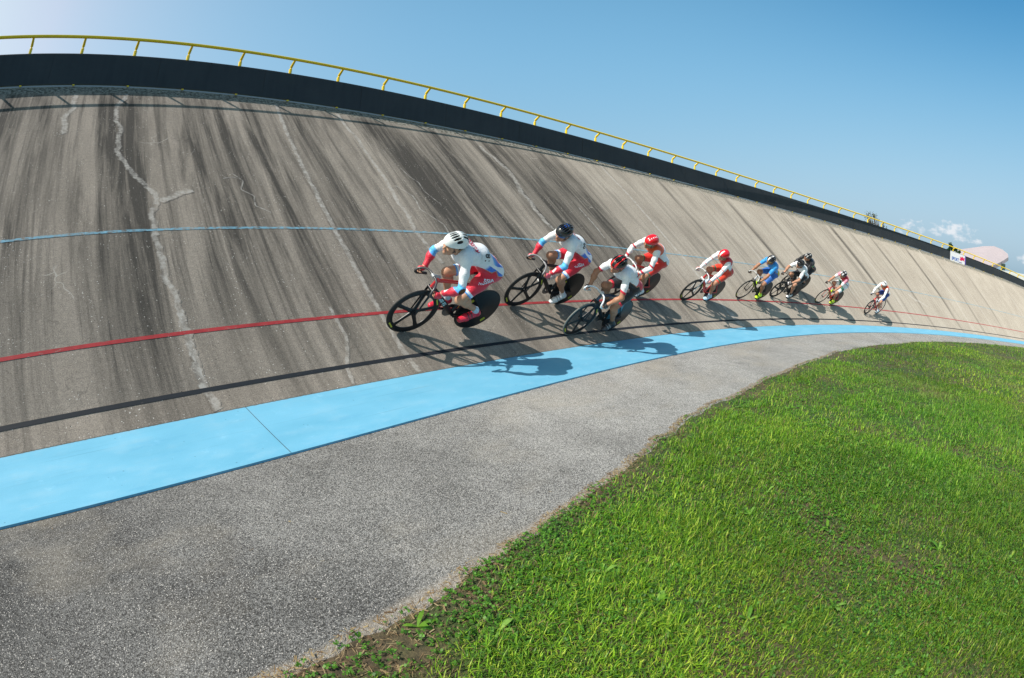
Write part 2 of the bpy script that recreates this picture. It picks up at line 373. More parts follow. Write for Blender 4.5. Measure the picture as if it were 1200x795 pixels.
def offset_of(x, y):
    """(s, off) of points, by nearest sample of the inner edge"""
    s0 = S_[::4]; X0, Y0, A0 = _X[::4], _Y[::4], _ang[::4]; so = np.empty(len(x)); oo = np.empty(len(x))
    for i in range(0, len(x), 20000):
        xx, yy = x[i:i+20000], y[i:i+20000]
        j = ((xx[:, None]-X0)**2+(yy[:, None]-Y0)**2).argmin(1)
        dx, dy = xx-X0[j], yy-Y0[j]; so[i:i+20000] = s0[j]+dx*np.cos(A0[j])+dy*np.sin(A0[j]); oo[i:i+20000] = -dx*np.sin(A0[j])+dy*np.cos(A0[j])
    return so, oo
def grid(ss, vs, f, uvf=None):
    A, B = np.meshgrid(ss, vs, indexing='ij'); P = f(A, B).reshape(-1, 3); n, m = A.shape
    i = np.arange(n-1)[:, None]*m+np.arange(m-1)[None]; F = np.stack([i, i+m, i+m+1, i+1], -1).reshape(-1, 4)
    return P, F, np.stack([A, B], -1).reshape(-1, 2)
DK = [(-9,.5),(-8,.8),(-7.2,.35),(-6.5,.7),(-5.8,.4),(-5.2,.7),(-4.67,.5),(-4.45,.6),(-4.27,.35),(-4.02,.3),(-3.77,.2),(-3.5,.3),(-3.45,.9),(-3.27,.8),(-3.02,.95),(-2.77,.75),(-2.67,.35),(-2.32,.4),(-2.07,.45),(-1.92,.75),(-1.77,.7),(-1.6,.5),(-1.45,.9),(-1.3,.55),(-1.15,.25),(-.97,.85),(-.8,.6),(-.62,.35),(-.45,.3),(-.3,.6),(-.05,.7),(.1,.8),(.28,.4),(.85,.3),(1.18,.25),(1.4,.9),(1.75,.95),(2.12,.8),(2.4,.5),(2.9,.85),(3.23,.6),(3.55,.3),(3.88,.7),(4.4,.9),(5.08,.7),(5.55,.9),(6.12,.7),(6.6,.3),(7.53,.2),(9.1,.35),(10.45,.25),(11.98,.4),(13.65,.3),(15.55,.5),(17.1,.3),(17.98,.5),(20.43,.35),(23.18,.3),(26,.15),(30.08,.1),(40,.15),(110,.2)]
DK = sorted([p for p in DK]+[q for s, a, w in ((9.8,.75,.05),(12.7,.95,.07),(14.6,.7,.05),(18.6,1.05,.08),(19.9,.7,.04),(21.4,.85,.07),(24.1,.8,.08),(26.6,.7,.07),(29.2,.6,.08)) for q in ((s-w*2.2,.25),(s-w*.4,a),(s+w*.4,a*.9),(s+w*2.2,.25))]); DK = np.array(DK)
def stain(uv):
    s, v = uv[:, 0], uv[:, 1]
    d = np.interp(s, DK[:, 0], DK[:, 1])
    return (d-.28)*1.25*np.interp(v, [0, 1.0, 1.6, 2.6, 4.5, 7.2, 8.1], [.25, .3, .5, .8, 1, .95, .35])
def strip_obj(name, ss, vs, m, lift=0., kind='structure', extra=None, **k):
    P, F, uv = grid(ss, vs, lambda a, b: sv(a, b, lift)); a = {'stain': stain(uv)}
    return link(name, mesh(name, P, F, m, uv, True, a), None, kind=kind, **k)

SS = np.unique(np.concatenate([np.arange(-22, -14, .5), np.arange(-14, 40, .08), np.arange(40, 105, .6)]))
# ground sheets
link('ground', mesh('ground', [(-900, -900, -.40), (900, -900, -.40), (900, 900, -.40), (-900, 900, -.40)], [(0, 1, 2, 3)], M_FIELD), kind='structure')

# banked concrete with its crack filler in the same mesh
vs = np.unique(np.concatenate([[PV[1]+.004], np.arange(1.0, 8.1, .1), PV[1:], [PV[-1]]])); vs = vs[vs >= PV[1]+.003]
P, F, uv = grid(SS, vs, lambda a, b: sv(a, b)); st = stain(uv); ed = np.zeros(len(P)); midx = [0]*len(F)
CR = {"A": ([[-3.02,7.8],[-3.1,7.16],[-3.15,6.62],[-3.07,6.35],[-3.1,5.74],[-3.07,5.4],[-3.0,5.19],[-2.92,4.96],[-2.77,4.68],[-2.65,4.31],[-2.65,4.11],[-2.7,3.94],[-2.72,3.6],[-2.67,3.12],[-2.7,2.72],[-2.65,2.51],[-2.62,2.24],[-2.62,1.93],[-2.65,1.8],[-2.65,1.56],[-2.65,1.29],[-2.62,.98]], .048),
 "A2": ([[-2.64,4.14],[-2.5,4.21],[-2.35,4.38],[-2.17,4.41]], .06), "B": ([[-3.92,7.7],[-3.9,7.03],[-4.0,6.62],[-4.0,6.11]], .06),
 "J1": ([[-.3,7.9],[-.38,5.13],[-.4,3.56],[-.4,2.72],[-.4,2.0],[-.4,1.56],[-.4,.98]], .042),
 "J1b": ([[.9,7.8],[.93,7.09],[1.0,6.62],[.98,6.01],[1.0,5.43],[.98,4.89],[.93,4.34],[.95,3.97],[.88,3.56],[.93,3.22],[1.0,2.82]], .045),
 "J1c": ([[3.95,7.4],[4.15,6.75],[4.28,6.31],[4.0,5.3],[3.95,4.68],[4.03,3.97]], .07), "T": ([[5.4,5.02],[5.38,3.87]], .03),
 "J2": ([[7.75,7.95],[7.78,5.94],[7.75,4.24],[7.8,2.82],[7.88,1.87],[7.9,.98]], .055), "J2w": ([[7.93,1.5],[7.95,.98]], .16),
 "J2b": ([[19.43,8.0],[19.62,.98]], .045), "J2c": ([[15.93,7.84],[16.2,3.36],[16.2,.98]], .04), "J3": ([[25.4,8.0],[25.4,.98]], .06), "J4": ([[27.7,8.0],[27.9,.98]], .05),
 "J5": ([[11.6,7.9],[11.7,.98]], .03), "J6": ([[33.4,8.0],[33.5,.98]], .05), "L": ([[-1.0,2.1],[-1.0,1.66],[-1.1,1.36],[-1.17,1.19],[-1.22,.98]], .025),
 "K": ([[-1.55,4.9],[-1.42,4.7],[-1.5,4.45],[-1.35,4.3],[-1.38,4.05],[-1.2,3.9]], .012), "K2": ([[-1.7,4.75],[-1.55,4.8],[-1.42,4.72]], .011), "K3": ([[1.45,5.6],[1.5,5.3],[1.62,5.1],[1.6,4.8],[1.75,4.4]], .013),
 "Q": ([[22.0,2.6],[21.6,2.9],[21.2,2.95],[20.9,3.3]], .09), "R": ([[1.1,4.9],[1.3,4.6],[1.25,4.2],[1.5,3.8],[1.45,3.4],[1.7,3.1]], .018)}
for nm_, (pts, w) in CR.items():
    pts = np.array(pts, float); L = np.concatenate([[0], np.cumsum(np.hypot(*np.diff(pts, axis=0).T))]); n = max(4, int(L[-1]/.035))
    t = np.linspace(0, L[-1], n); c = np.stack([np.interp(t, L, pts[:, 0]), np.interp(t, L, pts[:, 1])], 1)
    wob = np.cumsum(RNG.normal(0, .012, (n, 2)), 0); wob -= np.linspace(0, 1, n)[:, None]*wob[-1]; c += wob*min(1, w/.05)*(.28 if nm_.startswith('J') and nm_ != 'J1c' else .8)
    tg = np.gradient(c, axis=0); tg /= np.linalg.norm(tg, axis=1)[:, None]+1e-9; nr = np.stack([-tg[:, 1], tg[:, 0]], 1)
    ww = w*(.75+.5*RNG.random(n)); rows = []
    for k in (-1, -.4, .4, 1): rows.append(c+nr*ww[:, None]*k)
    R_ = np.stack(rows, 1).reshape(-1, 2); R_[:, 1] = np.clip(R_[:, 1], PV[1]+.006, 8.1)
    V2 = sv(R_[:, 0], R_[:, 1], .003); i = np.arange(n-1)[:, None]*4+np.arange(3)[None]; F2 = np.stack([i, i+1, i+5, i+4], -1).reshape(-1, 4)+len(P)
    e2 = np.tile([0, 1., 1., 0], n); P = np.r_[P, V2]; F = np.r_[F, F2]; uv = np.r_[uv, R_]; st = np.r_[st, stain(R_)]; ed = np.r_[ed, e2]; midx += [1]*len(F2)
# orient filler like the slab
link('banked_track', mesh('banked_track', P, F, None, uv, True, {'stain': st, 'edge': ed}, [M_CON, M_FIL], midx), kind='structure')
strip_obj('measurement_line', SS, [PV[2]-.025, PV[2]+.025], M_BLK, .004)
strip_obj('sprinters_line', SS, [PV[3]-.023, PV[3]+.023], M_RED, .004)
strip_obj('stayers_line', SS, [PV[4]-.022, PV[4]+.022], M_STAY, .004)

# blue band: a slab with a small drop to the asphalt
def band(a, b): return at(a, np.where(b < 0, 0, b), np.where(b < 0, -.07, b*.0857904/.9514726))
P, F, uv = grid(SS, np.array([-.07, 0., .001, .3, .6, .94, .9514]), band)
link('blue_band', mesh('blue_band', P, F, M_BLUE, uv*[1, 1.003], True, None), kind='structure').data.set_sharp_from_angle(angle=.5)
for s0 in (-2.39, 30.5):
    P, F, uv = grid(np.array([s0-.0025, s0+.0025]), np.linspace(0, .95, 5), lambda a, b: at(a+(b-.5)*.03, b, b*.0857904/.9514726+.004))
    link('band_joint', mesh('band_joint', P, F, M_DARK, uv), kind='structure')
# asphalt apron
def apron(a, b): return at(a, b, np.where(b < -1.72, -.036, -.035))
P, F, uv = grid(SS[::2], np.array([-2.2, -1.7, -1.2, -.8, -.4, .0005]), lambda a, b: at(a, b, np.full_like(b, -.017)))
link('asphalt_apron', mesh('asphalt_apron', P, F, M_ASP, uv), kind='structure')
# lawn soil: from a little over the apron's edge inwards, slightly rough
g1 = np.arange(-20, 61, .25); GX, GY = np.meshgrid(g1, np.arange(-22, 15, .25), indexing='ij'); so, oo = offset_of(GX.ravel(), GY.ravel())
rim = -1.72
def vnoise(x, y, sc, seed):
    r = np.random.default_rng(seed); T = r.random((64, 64)); x = x*sc; y = y*sc; xi = np.floor(x).astype(int); yi = np.floor(y).astype(int); fx = x-xi; fy = y-yi
    fx = fx*fx*(3-2*fx); fy = fy*fy*(3-2*fy); g = lambda a, b: T[a % 64, b % 64]
    return (g(xi, yi)*(1-fx)+g(xi+1, yi)*fx)*(1-fy)+(g(xi, yi+1)*(1-fx)+g(xi+1, yi+1)*fx)*fy
def edge_w(s): return .045+.07*(vnoise(s, s*0, .9, 1)-.5)*2+.03*(vnoise(s, s*0+5, 5, 2)-.5)*2+.02*(vnoise(s, s*0+9, 14, 3)-.5)*2
P, F, uv = grid(SS, np.concatenate([[0, .05, .15, .4], np.linspace(1, 24, 24)]), lambda a, b: at(np.clip(a, -22, 105), rim+edge_w(a)*np.exp(-b*2)-b, 0*b-.033+.02*np.clip(b*5, 0, 1)))
# radii beyond the bend's centre would fold over: clip there
def soil_pts(a, b):
    P = at(a, rim+edge_w(a)*np.exp(-b*2)-b, 0*b)
    P[..., 2] = np.where(b < .01, -.05, -.020+.012*np.clip(b*6, 0, 1)); return P
P, F, uv = grid(SS, np.array([0, .02, .08, .16, .5, 1.2, 2.5, 4, 6]), soil_pts)
link('lawn_soil', mesh('lawn_soil', P, F, M_SOIL), kind='structure')
# inner infield plate
P = [(-40, -60, -.03), (70, -60, -.03)]; F = []
ssI = np.arange(-20, 100, 1.0); E_ = at(ssI, np.full_like(ssI, rim-5.2), 0*ssI); E_[:, 2] = -.009
V = [tuple(e) for e in E_]+[(x, -80., -.009) for x in np.linspace(-60, 130, len(E_))]; n = len(E_)
link('infield', mesh('infield', V, [(i, i+n, i+n+1, i+1) for i in range(n-1)], M_SOIL, smooth=False), kind='structure')
# outer embankment behind the fence
P, F, uv = grid(SS[::3], np.array([0, .03, 1.4, 9.5]), lambda a, b: at(a, PRO[-1, 0]+b, np.interp(b, [0, .03, 1.4, 9.5], [4.586, 4.50, 4.46, -.3])))
link('outer_embankment', mesh('outer_embankment', P, F, M_FIELD), kind='structure')

# ------------------------------------------------------------------ barrier on the crest
OW = PRO[-1, 0]; ZW0, ZW1, ZR = 4.5861464, 5.27, 5.59
bar = link('safety_barrier', None, label='long dark grey panel barrier with yellow handrail along the top of the banking', cat='barrier'); bar.location = tuple(at(0, OW+.06, ZW0))
B0 = np.array(bar.location)
SB = np.unique(np.concatenate([np.arange(-20, 45, .25), np.arange(45, 100, 1.)]))
prof = [(.00, ZW0+.012), (.0, ZW0+.05), (-.012, ZW0+.06), (-.012, ZW1-.03), (0, ZW1), (.05, ZW1), (.05, ZW0+.012)]
def sweep(prof, close=True):
    pr = np.array(prof+[prof[0]] if close else prof)
    A, B = np.meshgrid(SB, np.arange(len(pr)), indexing='ij')
    P = at(A, OW+.03+pr[B, 0], pr[B, 1]); n, m = A.shape; i = np.arange(n-1)[:, None]*m+np.arange(m-1)[None]
    return (P-B0).reshape(-1, 3), np.stack([i, i+m, i+m+1, i+1], -1).reshape(-1, 4), np.stack([A, pr[B, 1]], -1).reshape(-1, 2)
P, F, uv = sweep([(-.012, ZW0+.06), (-.012, ZW1-.02), (0.0, ZW1), (.05, ZW1), (.05, ZW0+.06)])
o = link('panel', mesh('panel', P, F, M_PANEL, uv), bar); o.data.set_sharp_from_angle(angle=.5)
P, F, uv = sweep([(-.03, ZW0+.005), (-.03, ZW0+.035), (.05, ZW0+.035), (.05, ZW0+.005)])
o = link('base_rail', mesh('base_rail', P, F, M_GREYM, uv), bar); o.data.set_sharp_from_angle(angle=.5)
rr = .035; P, F, uv = sweep([(-.12-.03+rr*math.cos(a), ZR-rr+rr*math.sin(a)) for a in np.linspace(0, 2*math.pi, 9)[:-1]])
link('handrail', mesh('handrail', P, F, M_YEL, uv), bar)
wl = at(S_, OW+.05, 0*S_+1.); Lw = np.concatenate([[0], np.cumsum(np.hypot(np.diff(wl[:, 0]), np.diff(wl[:, 1])))]); Lw -= np.interp(0, S_, Lw)
for i in range(-6, 56):
    s = float(np.interp(-6.0652656+1.2054159*i, Lw, S_))
    q = lambda o_, z: at(s, OW+.03+o_, z)-B0
    mb = MB(); mb.tube([q(.075, ZW0-.15), q(.075, ZW1+.13), q(.06, ZW1+.17), q(-.12, ZR-.05), q(-.15, ZR-.045)], [.037, .037, .034, .027, .027], 8)
    po = mb.build('post', M_YEL, bar)
    if -2 <= i < 40:
        mb = MB(); a = float(np.interp(s, S_, _ang)); Rz = np.array([[math.cos(a), -math.sin(a), 0], [math.sin(a), math.cos(a), 0], [0, 0, 1]])
        mb.box(q(-.045, ZW0+.03), (.045, .03, .022), Rz).build('foot', M_YEL, po, False)
    s2 = float(np.interp(-6.0652656+1.2054159*(i+.5), Lw, S_))
    if i % 2 == 0:
        mb = MB(); a = float(np.interp(s2, S_, _ang)); Rz = np.array([[math.cos(a), -math.sin(a), 0], [math.sin(a), math.cos(a), 0], [0, 0, 1]])
        mb.box(at(s2, OW+.03-.0135, (ZW0+ZW1)/2+.03)-B0, (.012, .004, (ZW1-ZW0-.10)*float(fac(s2))), Rz).build('panel_seam', M_DARK, bar, False)
# ------------------------------------------------------------------ implicit modelling for people and helmets
def nrm(v): v = np.asarray(v, float); return v/(np.linalg.norm(v)+1e-12)
class Field:
    def __init__(s, lo, hi, h):
        s.h = h; s.ax = [np.arange(lo[i], hi[i]+h, h) for i in range(3)]
        s.D = np.full([len(a) for a in s.ax], .5, np.float32); s.prims = []
    def _dist(s, pr, P):
        kind = pr['kind']; sc = pr['sc']; R = pr['R']
        Q = P-pr['c']
        if R is not None: Q = Q@R            # rows of R are columns of local axes
        if kind == 'ell':
            r = pr['r']; k0 = np.linalg.norm(Q/r, axis=-1); k1 = np.linalg.norm(Q/(r*r), axis=-1); return k0*(k0-1)/np.maximum(k1, 1e-6), None
        Q = Q/sc; a, b = pr['a'], pr['b']; ba = b-a; t = np.clip(((Q-a)@ba)/(ba@ba), 0, 1)
        d = np.linalg.norm(Q-a-t[..., None]*ba, axis=-1)-(pr['ra']+(pr['rb']-pr['ra'])*t)
        return d*min(1, float(np.mean(sc))), t
    def add(s, pr, k, op='u'):
        lo, hi = pr['lo']-k-2*s.h, pr['hi']+k+2*s.h
        sl = tuple(slice(max(0, int((lo[i]-s.ax[i][0])/s.h)), max(0, int((hi[i]-s.ax[i][0])/s.h)+2)) for i in range(3))
        g = np.meshgrid(*[s.ax[i][sl[i]] for i in range(3)], indexing='ij')
        if g[0].size == 0: return
        d, _ = s._dist(pr, np.stack(g, -1)); A = s.D[sl]
        if op == 'u':
            h = np.maximum(k-np.abs(A-d), 0)/k; s.D[sl] = np.minimum(A, d)-h*h*k/4
        else:
            h = np.maximum(k-np.abs(A+d), 0)/k; s.D[sl] = np.maximum(A, -d)+h*h*k/4
        if op == 'u': s.prims.append(pr)
    def cone(s, a, b, ra, rb, tag, k=.02, sc=(1, 1, 1), op='u'):
        a, b, sc = np.array(a, float), np.array(b, float), np.array(sc, float); c = (a+b)/2; r = max(ra, rb)*sc
        s.add(dict(kind='cone', c=c, R=None, sc=sc, a=(a-c)/sc, b=(b-c)/sc, ra=ra, rb=rb, tag=tag, lo=np.minimum(a, b)-r, hi=np.maximum(a, b)+r), k, op)
    def ell(s, c, r, tag, k=.02, R=None, op='u'):
        r = np.array(r, float); m = np.full(3, r.max())
        s.add(dict(kind='ell', c=np.array(c, float), R=R, sc=None, r=r, tag=tag, lo=np.array(c)-m, hi=np.array(c)+m), k, op)
    def surface(s):
        D = s.D; n = D.shape; ins = D < 0
        cnt = sum(ins[i:n[0]-1+i, j:n[1]-1+j, k:n[2]-1+k].astype(np.int8) for i in (0, 1) for j in (0, 1) for k in (0, 1))
        mixed = (cnt > 0) & (cnt < 8); I = np.argwhere(mixed); idx = -np.ones(mixed.shape, np.int64); idx[tuple(I.T)] = np.arange(len(I))
        cor = [(i, j, k) for i in (0, 1) for j in (0, 1) for k in (0, 1)]
        val = {c: D[I[:, 0]+c[0], I[:, 1]+c[1], I[:, 2]+c[2]] for c in cor}
        acc = np.zeros((len(I), 3)); num = np.zeros(len(I))
        for c in cor:
            for ax in range(3):
                if c[ax]: continue
                e = list(c); e[ax] = 1; e = tuple(e); va, vb = val[c], val[e]; m = (va < 0) != (vb < 0)
                t = np.where(m, va/np.where(m, va-vb, 1), 0); p = np.tile(np.array(c, float), (len(I), 1)); p[:, ax] += t
                acc += p*m[:, None]; num += m
        V = (I+acc/num[:, None])*s.h+np.array([a[0] for a in s.ax])
        Fs = []
        for ax in range(3):
            a0 = [slice(None)]*3; a1 = [slice(None)]*3; a0[ax] = slice(0, n[ax]-1); a1[ax] = slice(1, n[ax])
            A, B = ins[tuple(a0)], ins[tuple(a1)]
            b, c = [(1, 2), (2, 0), (0, 1)][ax]
            for flip, M in ((False, A & ~B), (True, ~A & B)):
                E = np.argwhere(M); E = E[(E[:, b] > 0) & (E[:, c] > 0) & (E[:, b] < n[b]-1) & (E[:, c] < n[c]-1)]
                if not len(E): continue
                q = []
                for db, dc in ((0, 0), (-1, 0), (-1, -1), (0, -1)):
                    X = E.copy(); X[:, b] += db; X[:, c] += dc; q.append(idx[tuple(X.T)])
                q = np.stack(q, 1); Fs.append(q if not flip else q[:, ::-1])
        F = np.concatenate(Fs)[:, ::1]
        F = F[(F >= 0).all(1)]
        return V, F
    def tags(s, V):
        best = np.full(len(V), 9.); tg = np.zeros(len(V), int); tt = np.zeros(len(V)); 
        for pr in s.prims:
            m = np.all((V > pr['lo']-.05) & (V < pr['hi']+.05), axis=1)
            if not m.any(): continue
            d, t = s._dist(pr, V[m]); ii = np.nonzero(m)[0]; w = d < best[ii]; jj = ii[w]
            best[jj] = d[w]; tg[jj] = pr['tag']; tt[jj] = 0 if t is None else t[w]
        return tg, tt
def vnormals(V, F):
    n = np.cross(V[F[:, 2]]-V[F[:, 0]], V[F[:, 3]]-V[F[:, 1]]); N = np.zeros_like(V)
    for k in range(4): np.add.at(N, F[:, k], n)
    return N/(np.linalg.norm(N, axis=1)[:, None]+1e-12)
def smoothed(V, F, it=1, lam=.5):
    for _ in range(it):
        A = np.zeros_like(V); c = np.zeros(len(V))
        for k in range(4):
            for q in (1, 3): np.add.at(A, F[:, k], V[F[:, (k+q) % 4]]); np.add.at(c, F[:, k], 1)
        V = V+lam*(A/np.maximum(c, 1)[:, None]-V)
    return V
def ik(a, b, l1, l2, pole):
    a, b = np.array(a, float), np.array(b, float); d = b-a; L = np.linalg.norm(d); f = 1.
    if L > (l1+l2)*.995: f = L/((l1+l2)*.995)
    l1, l2 = l1*f, l2*f; x = (L*L+l1*l1-l2*l2)/(2*L); h = math.sqrt(max(l1*l1-x*x, 0)); d /= L
    p = np.array(pole, float); p -= d*(p@d); p = nrm(p); return a+d*x+p*h
PEL, ABD, CHE, GIR, NEC, HEA, UAR, FAR_, HAN, FIN, THI, SHA, FOO = range(1, 14)
BBX, BBZ, CRANK = -.085, .29, .165

def rotz(a): return np.array([[math.cos(a), -math.sin(a), 0], [math.sin(a), math.cos(a), 0], [0, 0, 1]])
def roty(a): return np.array([[math.cos(a), 0, math.sin(a)], [0, 1, 0], [-math.sin(a), 0, math.cos(a)]])
def make_person(k, M):
    """k: dictionary of pose and kit; M: placement matrix. Bike frame coordinates: x forward, y left, z up."""
    h = k['res']; F_ = Field((-.52, -.36, .16), (.80, .36, 1.62), h)
    hx, hz = k['head']; hy = k.get('heady', 0); H = np.array([hx, hy, hz])
    hipc = np.array([-.215, 0, 1.025]); sh = np.array([hx-.13, hy*.4, hz-.085])
    mid = (hipc+sh)/2+np.array([-.02, 0, .075]); W_ = k.get('build', 1.)
    F_.cone(hipc+[-.02, 0, .01], hipc+[.06, 0, .06], .112*W_, .104*W_, PEL, .03, (1, 1.18, 1))
    for sgn in (1, -1): F_.ell(hipc+[-.065, .075*sgn, -.005], (.105*W_, .095*W_, .11*W_), PEL, .04)
    F_.cone(hipc+[.05, 0, .06], mid, .099*W_, .099*W_, ABD, .04, (1, 1.20, 1))
    F_.cone(mid, sh+[-.055, 0, -.03], .104*W_, .106*W_, CHE, .04, (1, 1.30, 1))
    F_.cone(sh+[-.02, .10, -.005], sh+[-.02, -.10, -.005], .080*W_, .080*W_, GIR, .05)
    F_.ell(sh+[-.10, .09, .035], (.09, .075, .05), GIR, .04); F_.ell(sh+[-.10, -.09, .035], (.09, .075, .05), GIR, .04)
    # neck and head
    pit = k.get('pitch', .28)-.08; yaw = k.get('yaw', 0.); R = rotz(yaw)@roty(pit)
    hp = lambda x, y, z: H+R@np.array([x, y, z])
    F_.cone(sh+[-.01, 0, .02], hp(-.035, 0, -.06), .066, .056, NEC, .035)
    F_.ell(hp(-.012, 0, .018), (.100, .078, .092), HEA, .02, R); F_.ell(hp(.022, 0, -.035), (.070, .062, .075), HEA, .025, R)
    F_.cone(hp(.03, .035, -.075), hp(.065, 0, -.098), .030, .024, HEA, .02); F_.cone(hp(.03, -.035, -.075), hp(.065, 0, -.098), .030, .024, HEA, .02)
    F_.cone(hp(.082, 0, -.008), hp(.108, 0, -.042), .010, .0145, HEA, .014); F_.cone(hp(.080, .035, .012), hp(.084, -.035, .012), .014, .014, HEA, .012)
    F_.cone(hp(.082, .017, -.072), hp(.082, -.017, -.072), .010, .010, HEA, .008)
    for sgn in (1, -1):
        F_.ell(hp(.090, .031*sgn, -.010), (.014, .015, .010), HEA, .006, R, 's'); F_.ell(hp(-.008, .077*sgn, -.022), (.018, .010, .030), HEA, .006, R)
        F_.ell(hp(.066, .044*sgn, -.036), (.020, .018, .016), HEA, .02, R)
    # arms
    hands = {}
    for sgn in (1, -1):
        S = sh+np.array([.0, .172*sgn, -.015])+np.array([0, 0, -.02*sgn*k.get('roll', 0)]); Hd = np.array([.475, .200*sgn, .795])
        Eb = ik(S, Hd, .295, .262, k.get('elbow', (-.35, 1.1*sgn, -.25)) if not callable(k.get('elbow')) else k['elbow'](sgn))
        F_.ell(S+[0, -.012*sgn, .0], (.058, .056, .058), UAR, .04)
        F_.cone(S, Eb, .049, .038, UAR, .028); F_.ell(S*.55+Eb*.45+[0, 0, .008], (.046, .042, .046), UAR, .03); F_.cone(Eb, Hd+nrm(Eb-Hd)*.045, .043, .027, FAR_, .02)
        F_.ell(Eb*.68+Hd*.32, (.045, .045, .045), FAR_, .03)
        # hand wrapped round the drop, whose tube runs along the curve of the bar
        ax = nrm([-.9, 0, -.22]); c0 = Hd+np.array([.02, 0, -.012]); out = np.array([0, sgn, 0.]); upv = nrm(np.cross(ax, out)*sgn); upv = upv if upv[2] > 0 else -upv
        P_ = lambda t, r, al: c0+ax*t+r*(math.cos(al)*upv+math.sin(al)*out)
        F_.cone(Hd+nrm(Eb-Hd)*.045, P_(.012, .026, .5), .026, .024, HAN, .02)
        F_.cone(P_(-.026, .028, .55), P_(.030, .028, .75), .021, .021, HAN, .015); F_.cone(P_(-.028, .030, 1.0), P_(.028, .030, 1.2), .016, .016, HAN, .012)
        for i, t in enumerate((-.034, -.012, .010, .030)):
            L = (1.0, 1.08, 1.0, .85)[i]; al = [1.5, 2.3, 3.1*L, 4.0*L]
            for q in range(3): F_.cone(P_(t, .029, al[q]), P_(t, .029-.002*q, al[q+1]), .0098-.0008*q, .0092-.0008*q, HAN if q == 0 else FIN, .004)
        F_.cone(P_(-.030, .028, .2), P_(-.045, .029, -.6), .0125, .0105, HAN, .008); F_.cone(P_(-.045, .029, -.6), P_(-.050, .027, -1.35), .0105, .009, FIN, .006)
    # legs
    fe = {}
    for sgn in (1, -1):
        ca = k['crank']+(math.pi if sgn < 0 else 0)         # angle of the left crank, 0 = forward, rising anticlockwise seen from the left side
        pd = np.array([BBX+CRANK*math.cos(ca), .115*sgn, BBZ+CRANK*math.sin(ca)]); toe = k.get('toe', .25)+.25*max(0, -math.sin(ca+.5))
        fd = np.array([math.cos(toe), 0, -math.sin(toe)]); fu = np.array([math.sin(toe), 0, math.cos(toe)])
        ball = pd+fu*.035; heel = ball-fd*.155+fu*.012; ank = ball-fd*.125+fu*.095
        hip = hipc+np.array([.0, .088*sgn, -.03]); kn = ik(hip, ank, .445, .425, (1, .10*sgn, .15))
        F_.cone(hip+[0, 0, .01], kn, .088*W_, .053, THI, .045); F_.ell(hip*.62+kn*.38+[.0, 0, .012], (.085*W_, .072*W_, .082*W_), THI, .05)
        F_.ell(kn+[.008, 0, 0], (.058, .054, .058), SHA, .02)
        F_.cone(kn, ank, .052, .034, SHA, .025); d = nrm(ank-kn); bk = nrm(np.cross(d, [0, 1, 0])); bk = bk if bk[0] < 0 else -bk
        F_.ell(kn*.68+ank*.32+bk*.02, (.054, .053, .068), SHA, .04)
        F_.ell(ank, (.036, .036, .038), SHA, .02)
        F_.cone(ank-fu*.03, heel+fu*.012, .034, .031, FOO, .02); F_.cone(heel+fu*.018, ball+fu*.01, .035, .034, FOO, .02, (1, 1.12, 1)); F_.cone(ball+fu*.008, ball+fd*.085, .034, .024, FOO, .02, (1, 1.2, 1))
        fe[sgn] = (pd, ball, heel, ank, kn, hip, fd, fu)
    V, F = F_.surface(); V = smoothed(V, F, 1, .4); tg, tt = F_.tags(V); N = vnormals(V, F)
    # body colours: bare skin with brows, lips, socks-free
    sk = np.array(k.get('skin', (.42, .22, .14))); C = np.tile(sk, (len(V), 1))
    L_ = (V-H)@R; face = tg == HEA
    def dot(x, y, z, r, c, w=1.):
        d = np.linalg.norm(L_-[x, y, z], axis=1); m = face*np.clip((r-d)/(.35*r), 0, 1)*w; C[:] = C*(1-m[:, None])+np.array(c)*m[:, None]
    for sgn in (1, -1):
        dot(.088, .031*sgn, -.010, .0125, (.03, .02, .015)); dot(.092, .033*sgn, .014, .014, (.06, .03, .02), .8); dot(.085, .018*sgn, -.072, .012, (.30, .10, .08), .8)
        dot(.060, .045*sgn, -.05, .03, sk*[1.1, .75, .7], .4)
    dot(.086, 0, -.072, .012, (.28, .09, .07), .8)
    haircol = np.array(k.get('hair', (.05, .03, .02)))
    m = face & (L_[:, 0] < -.025) & (L_[:, 2] > -.06); C[m] = haircol
    body = link('person', mesh('person', V, F, M_SKIN, None, True, {'Col': C}), None, label=k['label'], cat='cyclist', group='racing cyclists on the banking')
    body.matrix_world = M
    def wear(name, mask, off, col, m, lab=None):
        mf = mask[F].all(1); ids = np.unique(F[mf]); re = -np.ones(len(V), int); re[ids] = np.arange(len(ids)); f2 = re[F[mf]]
        if len(ids) < 4: return None
        # boundary vertices stay on the skin, so the garment closes against the body
        e = np.concatenate([f2[:, [i, (i+1) % 4]] for i in range(4)]); es = np.sort(e, 1); key = es[:, 0]*len(ids)+es[:, 1]; u, c_ = np.unique(key, return_counts=True)
        b = u[c_ == 1]; bd = np.zeros(len(ids), bool); bd[b//len(ids)] = True; bd[b % len(ids)] = True
        o = np.where(bd, -.002, off); v2 = V[ids]+N[ids]*o[:, None]
        return link(name, mesh(name, v2, f2, m, None, True, {'Col': col[ids]}), body, label=lab)
    # what is covered: garments from the body's own regions
    arm_t = np.where(tg == UAR, .0, 0)
    Sx = sh; sleeve = np.zeros(len(V), bool); along = np.zeros(len(V))
    for sgn in (1, -1):
        S = sh+np.array([.0, .172*sgn, -.015]); Hd = np.array([.475, .200*sgn, .795]); m = ((tg == UAR) | (tg == FAR_)) & (V[:, 1]*sgn > 0)
        ax = Hd-S; along[m] = ((V[m]-S)@ax)/(ax@ax)
    arms = (tg == UAR) | (tg == FAR_); sleeve = arms & (along < k['sleeve'])
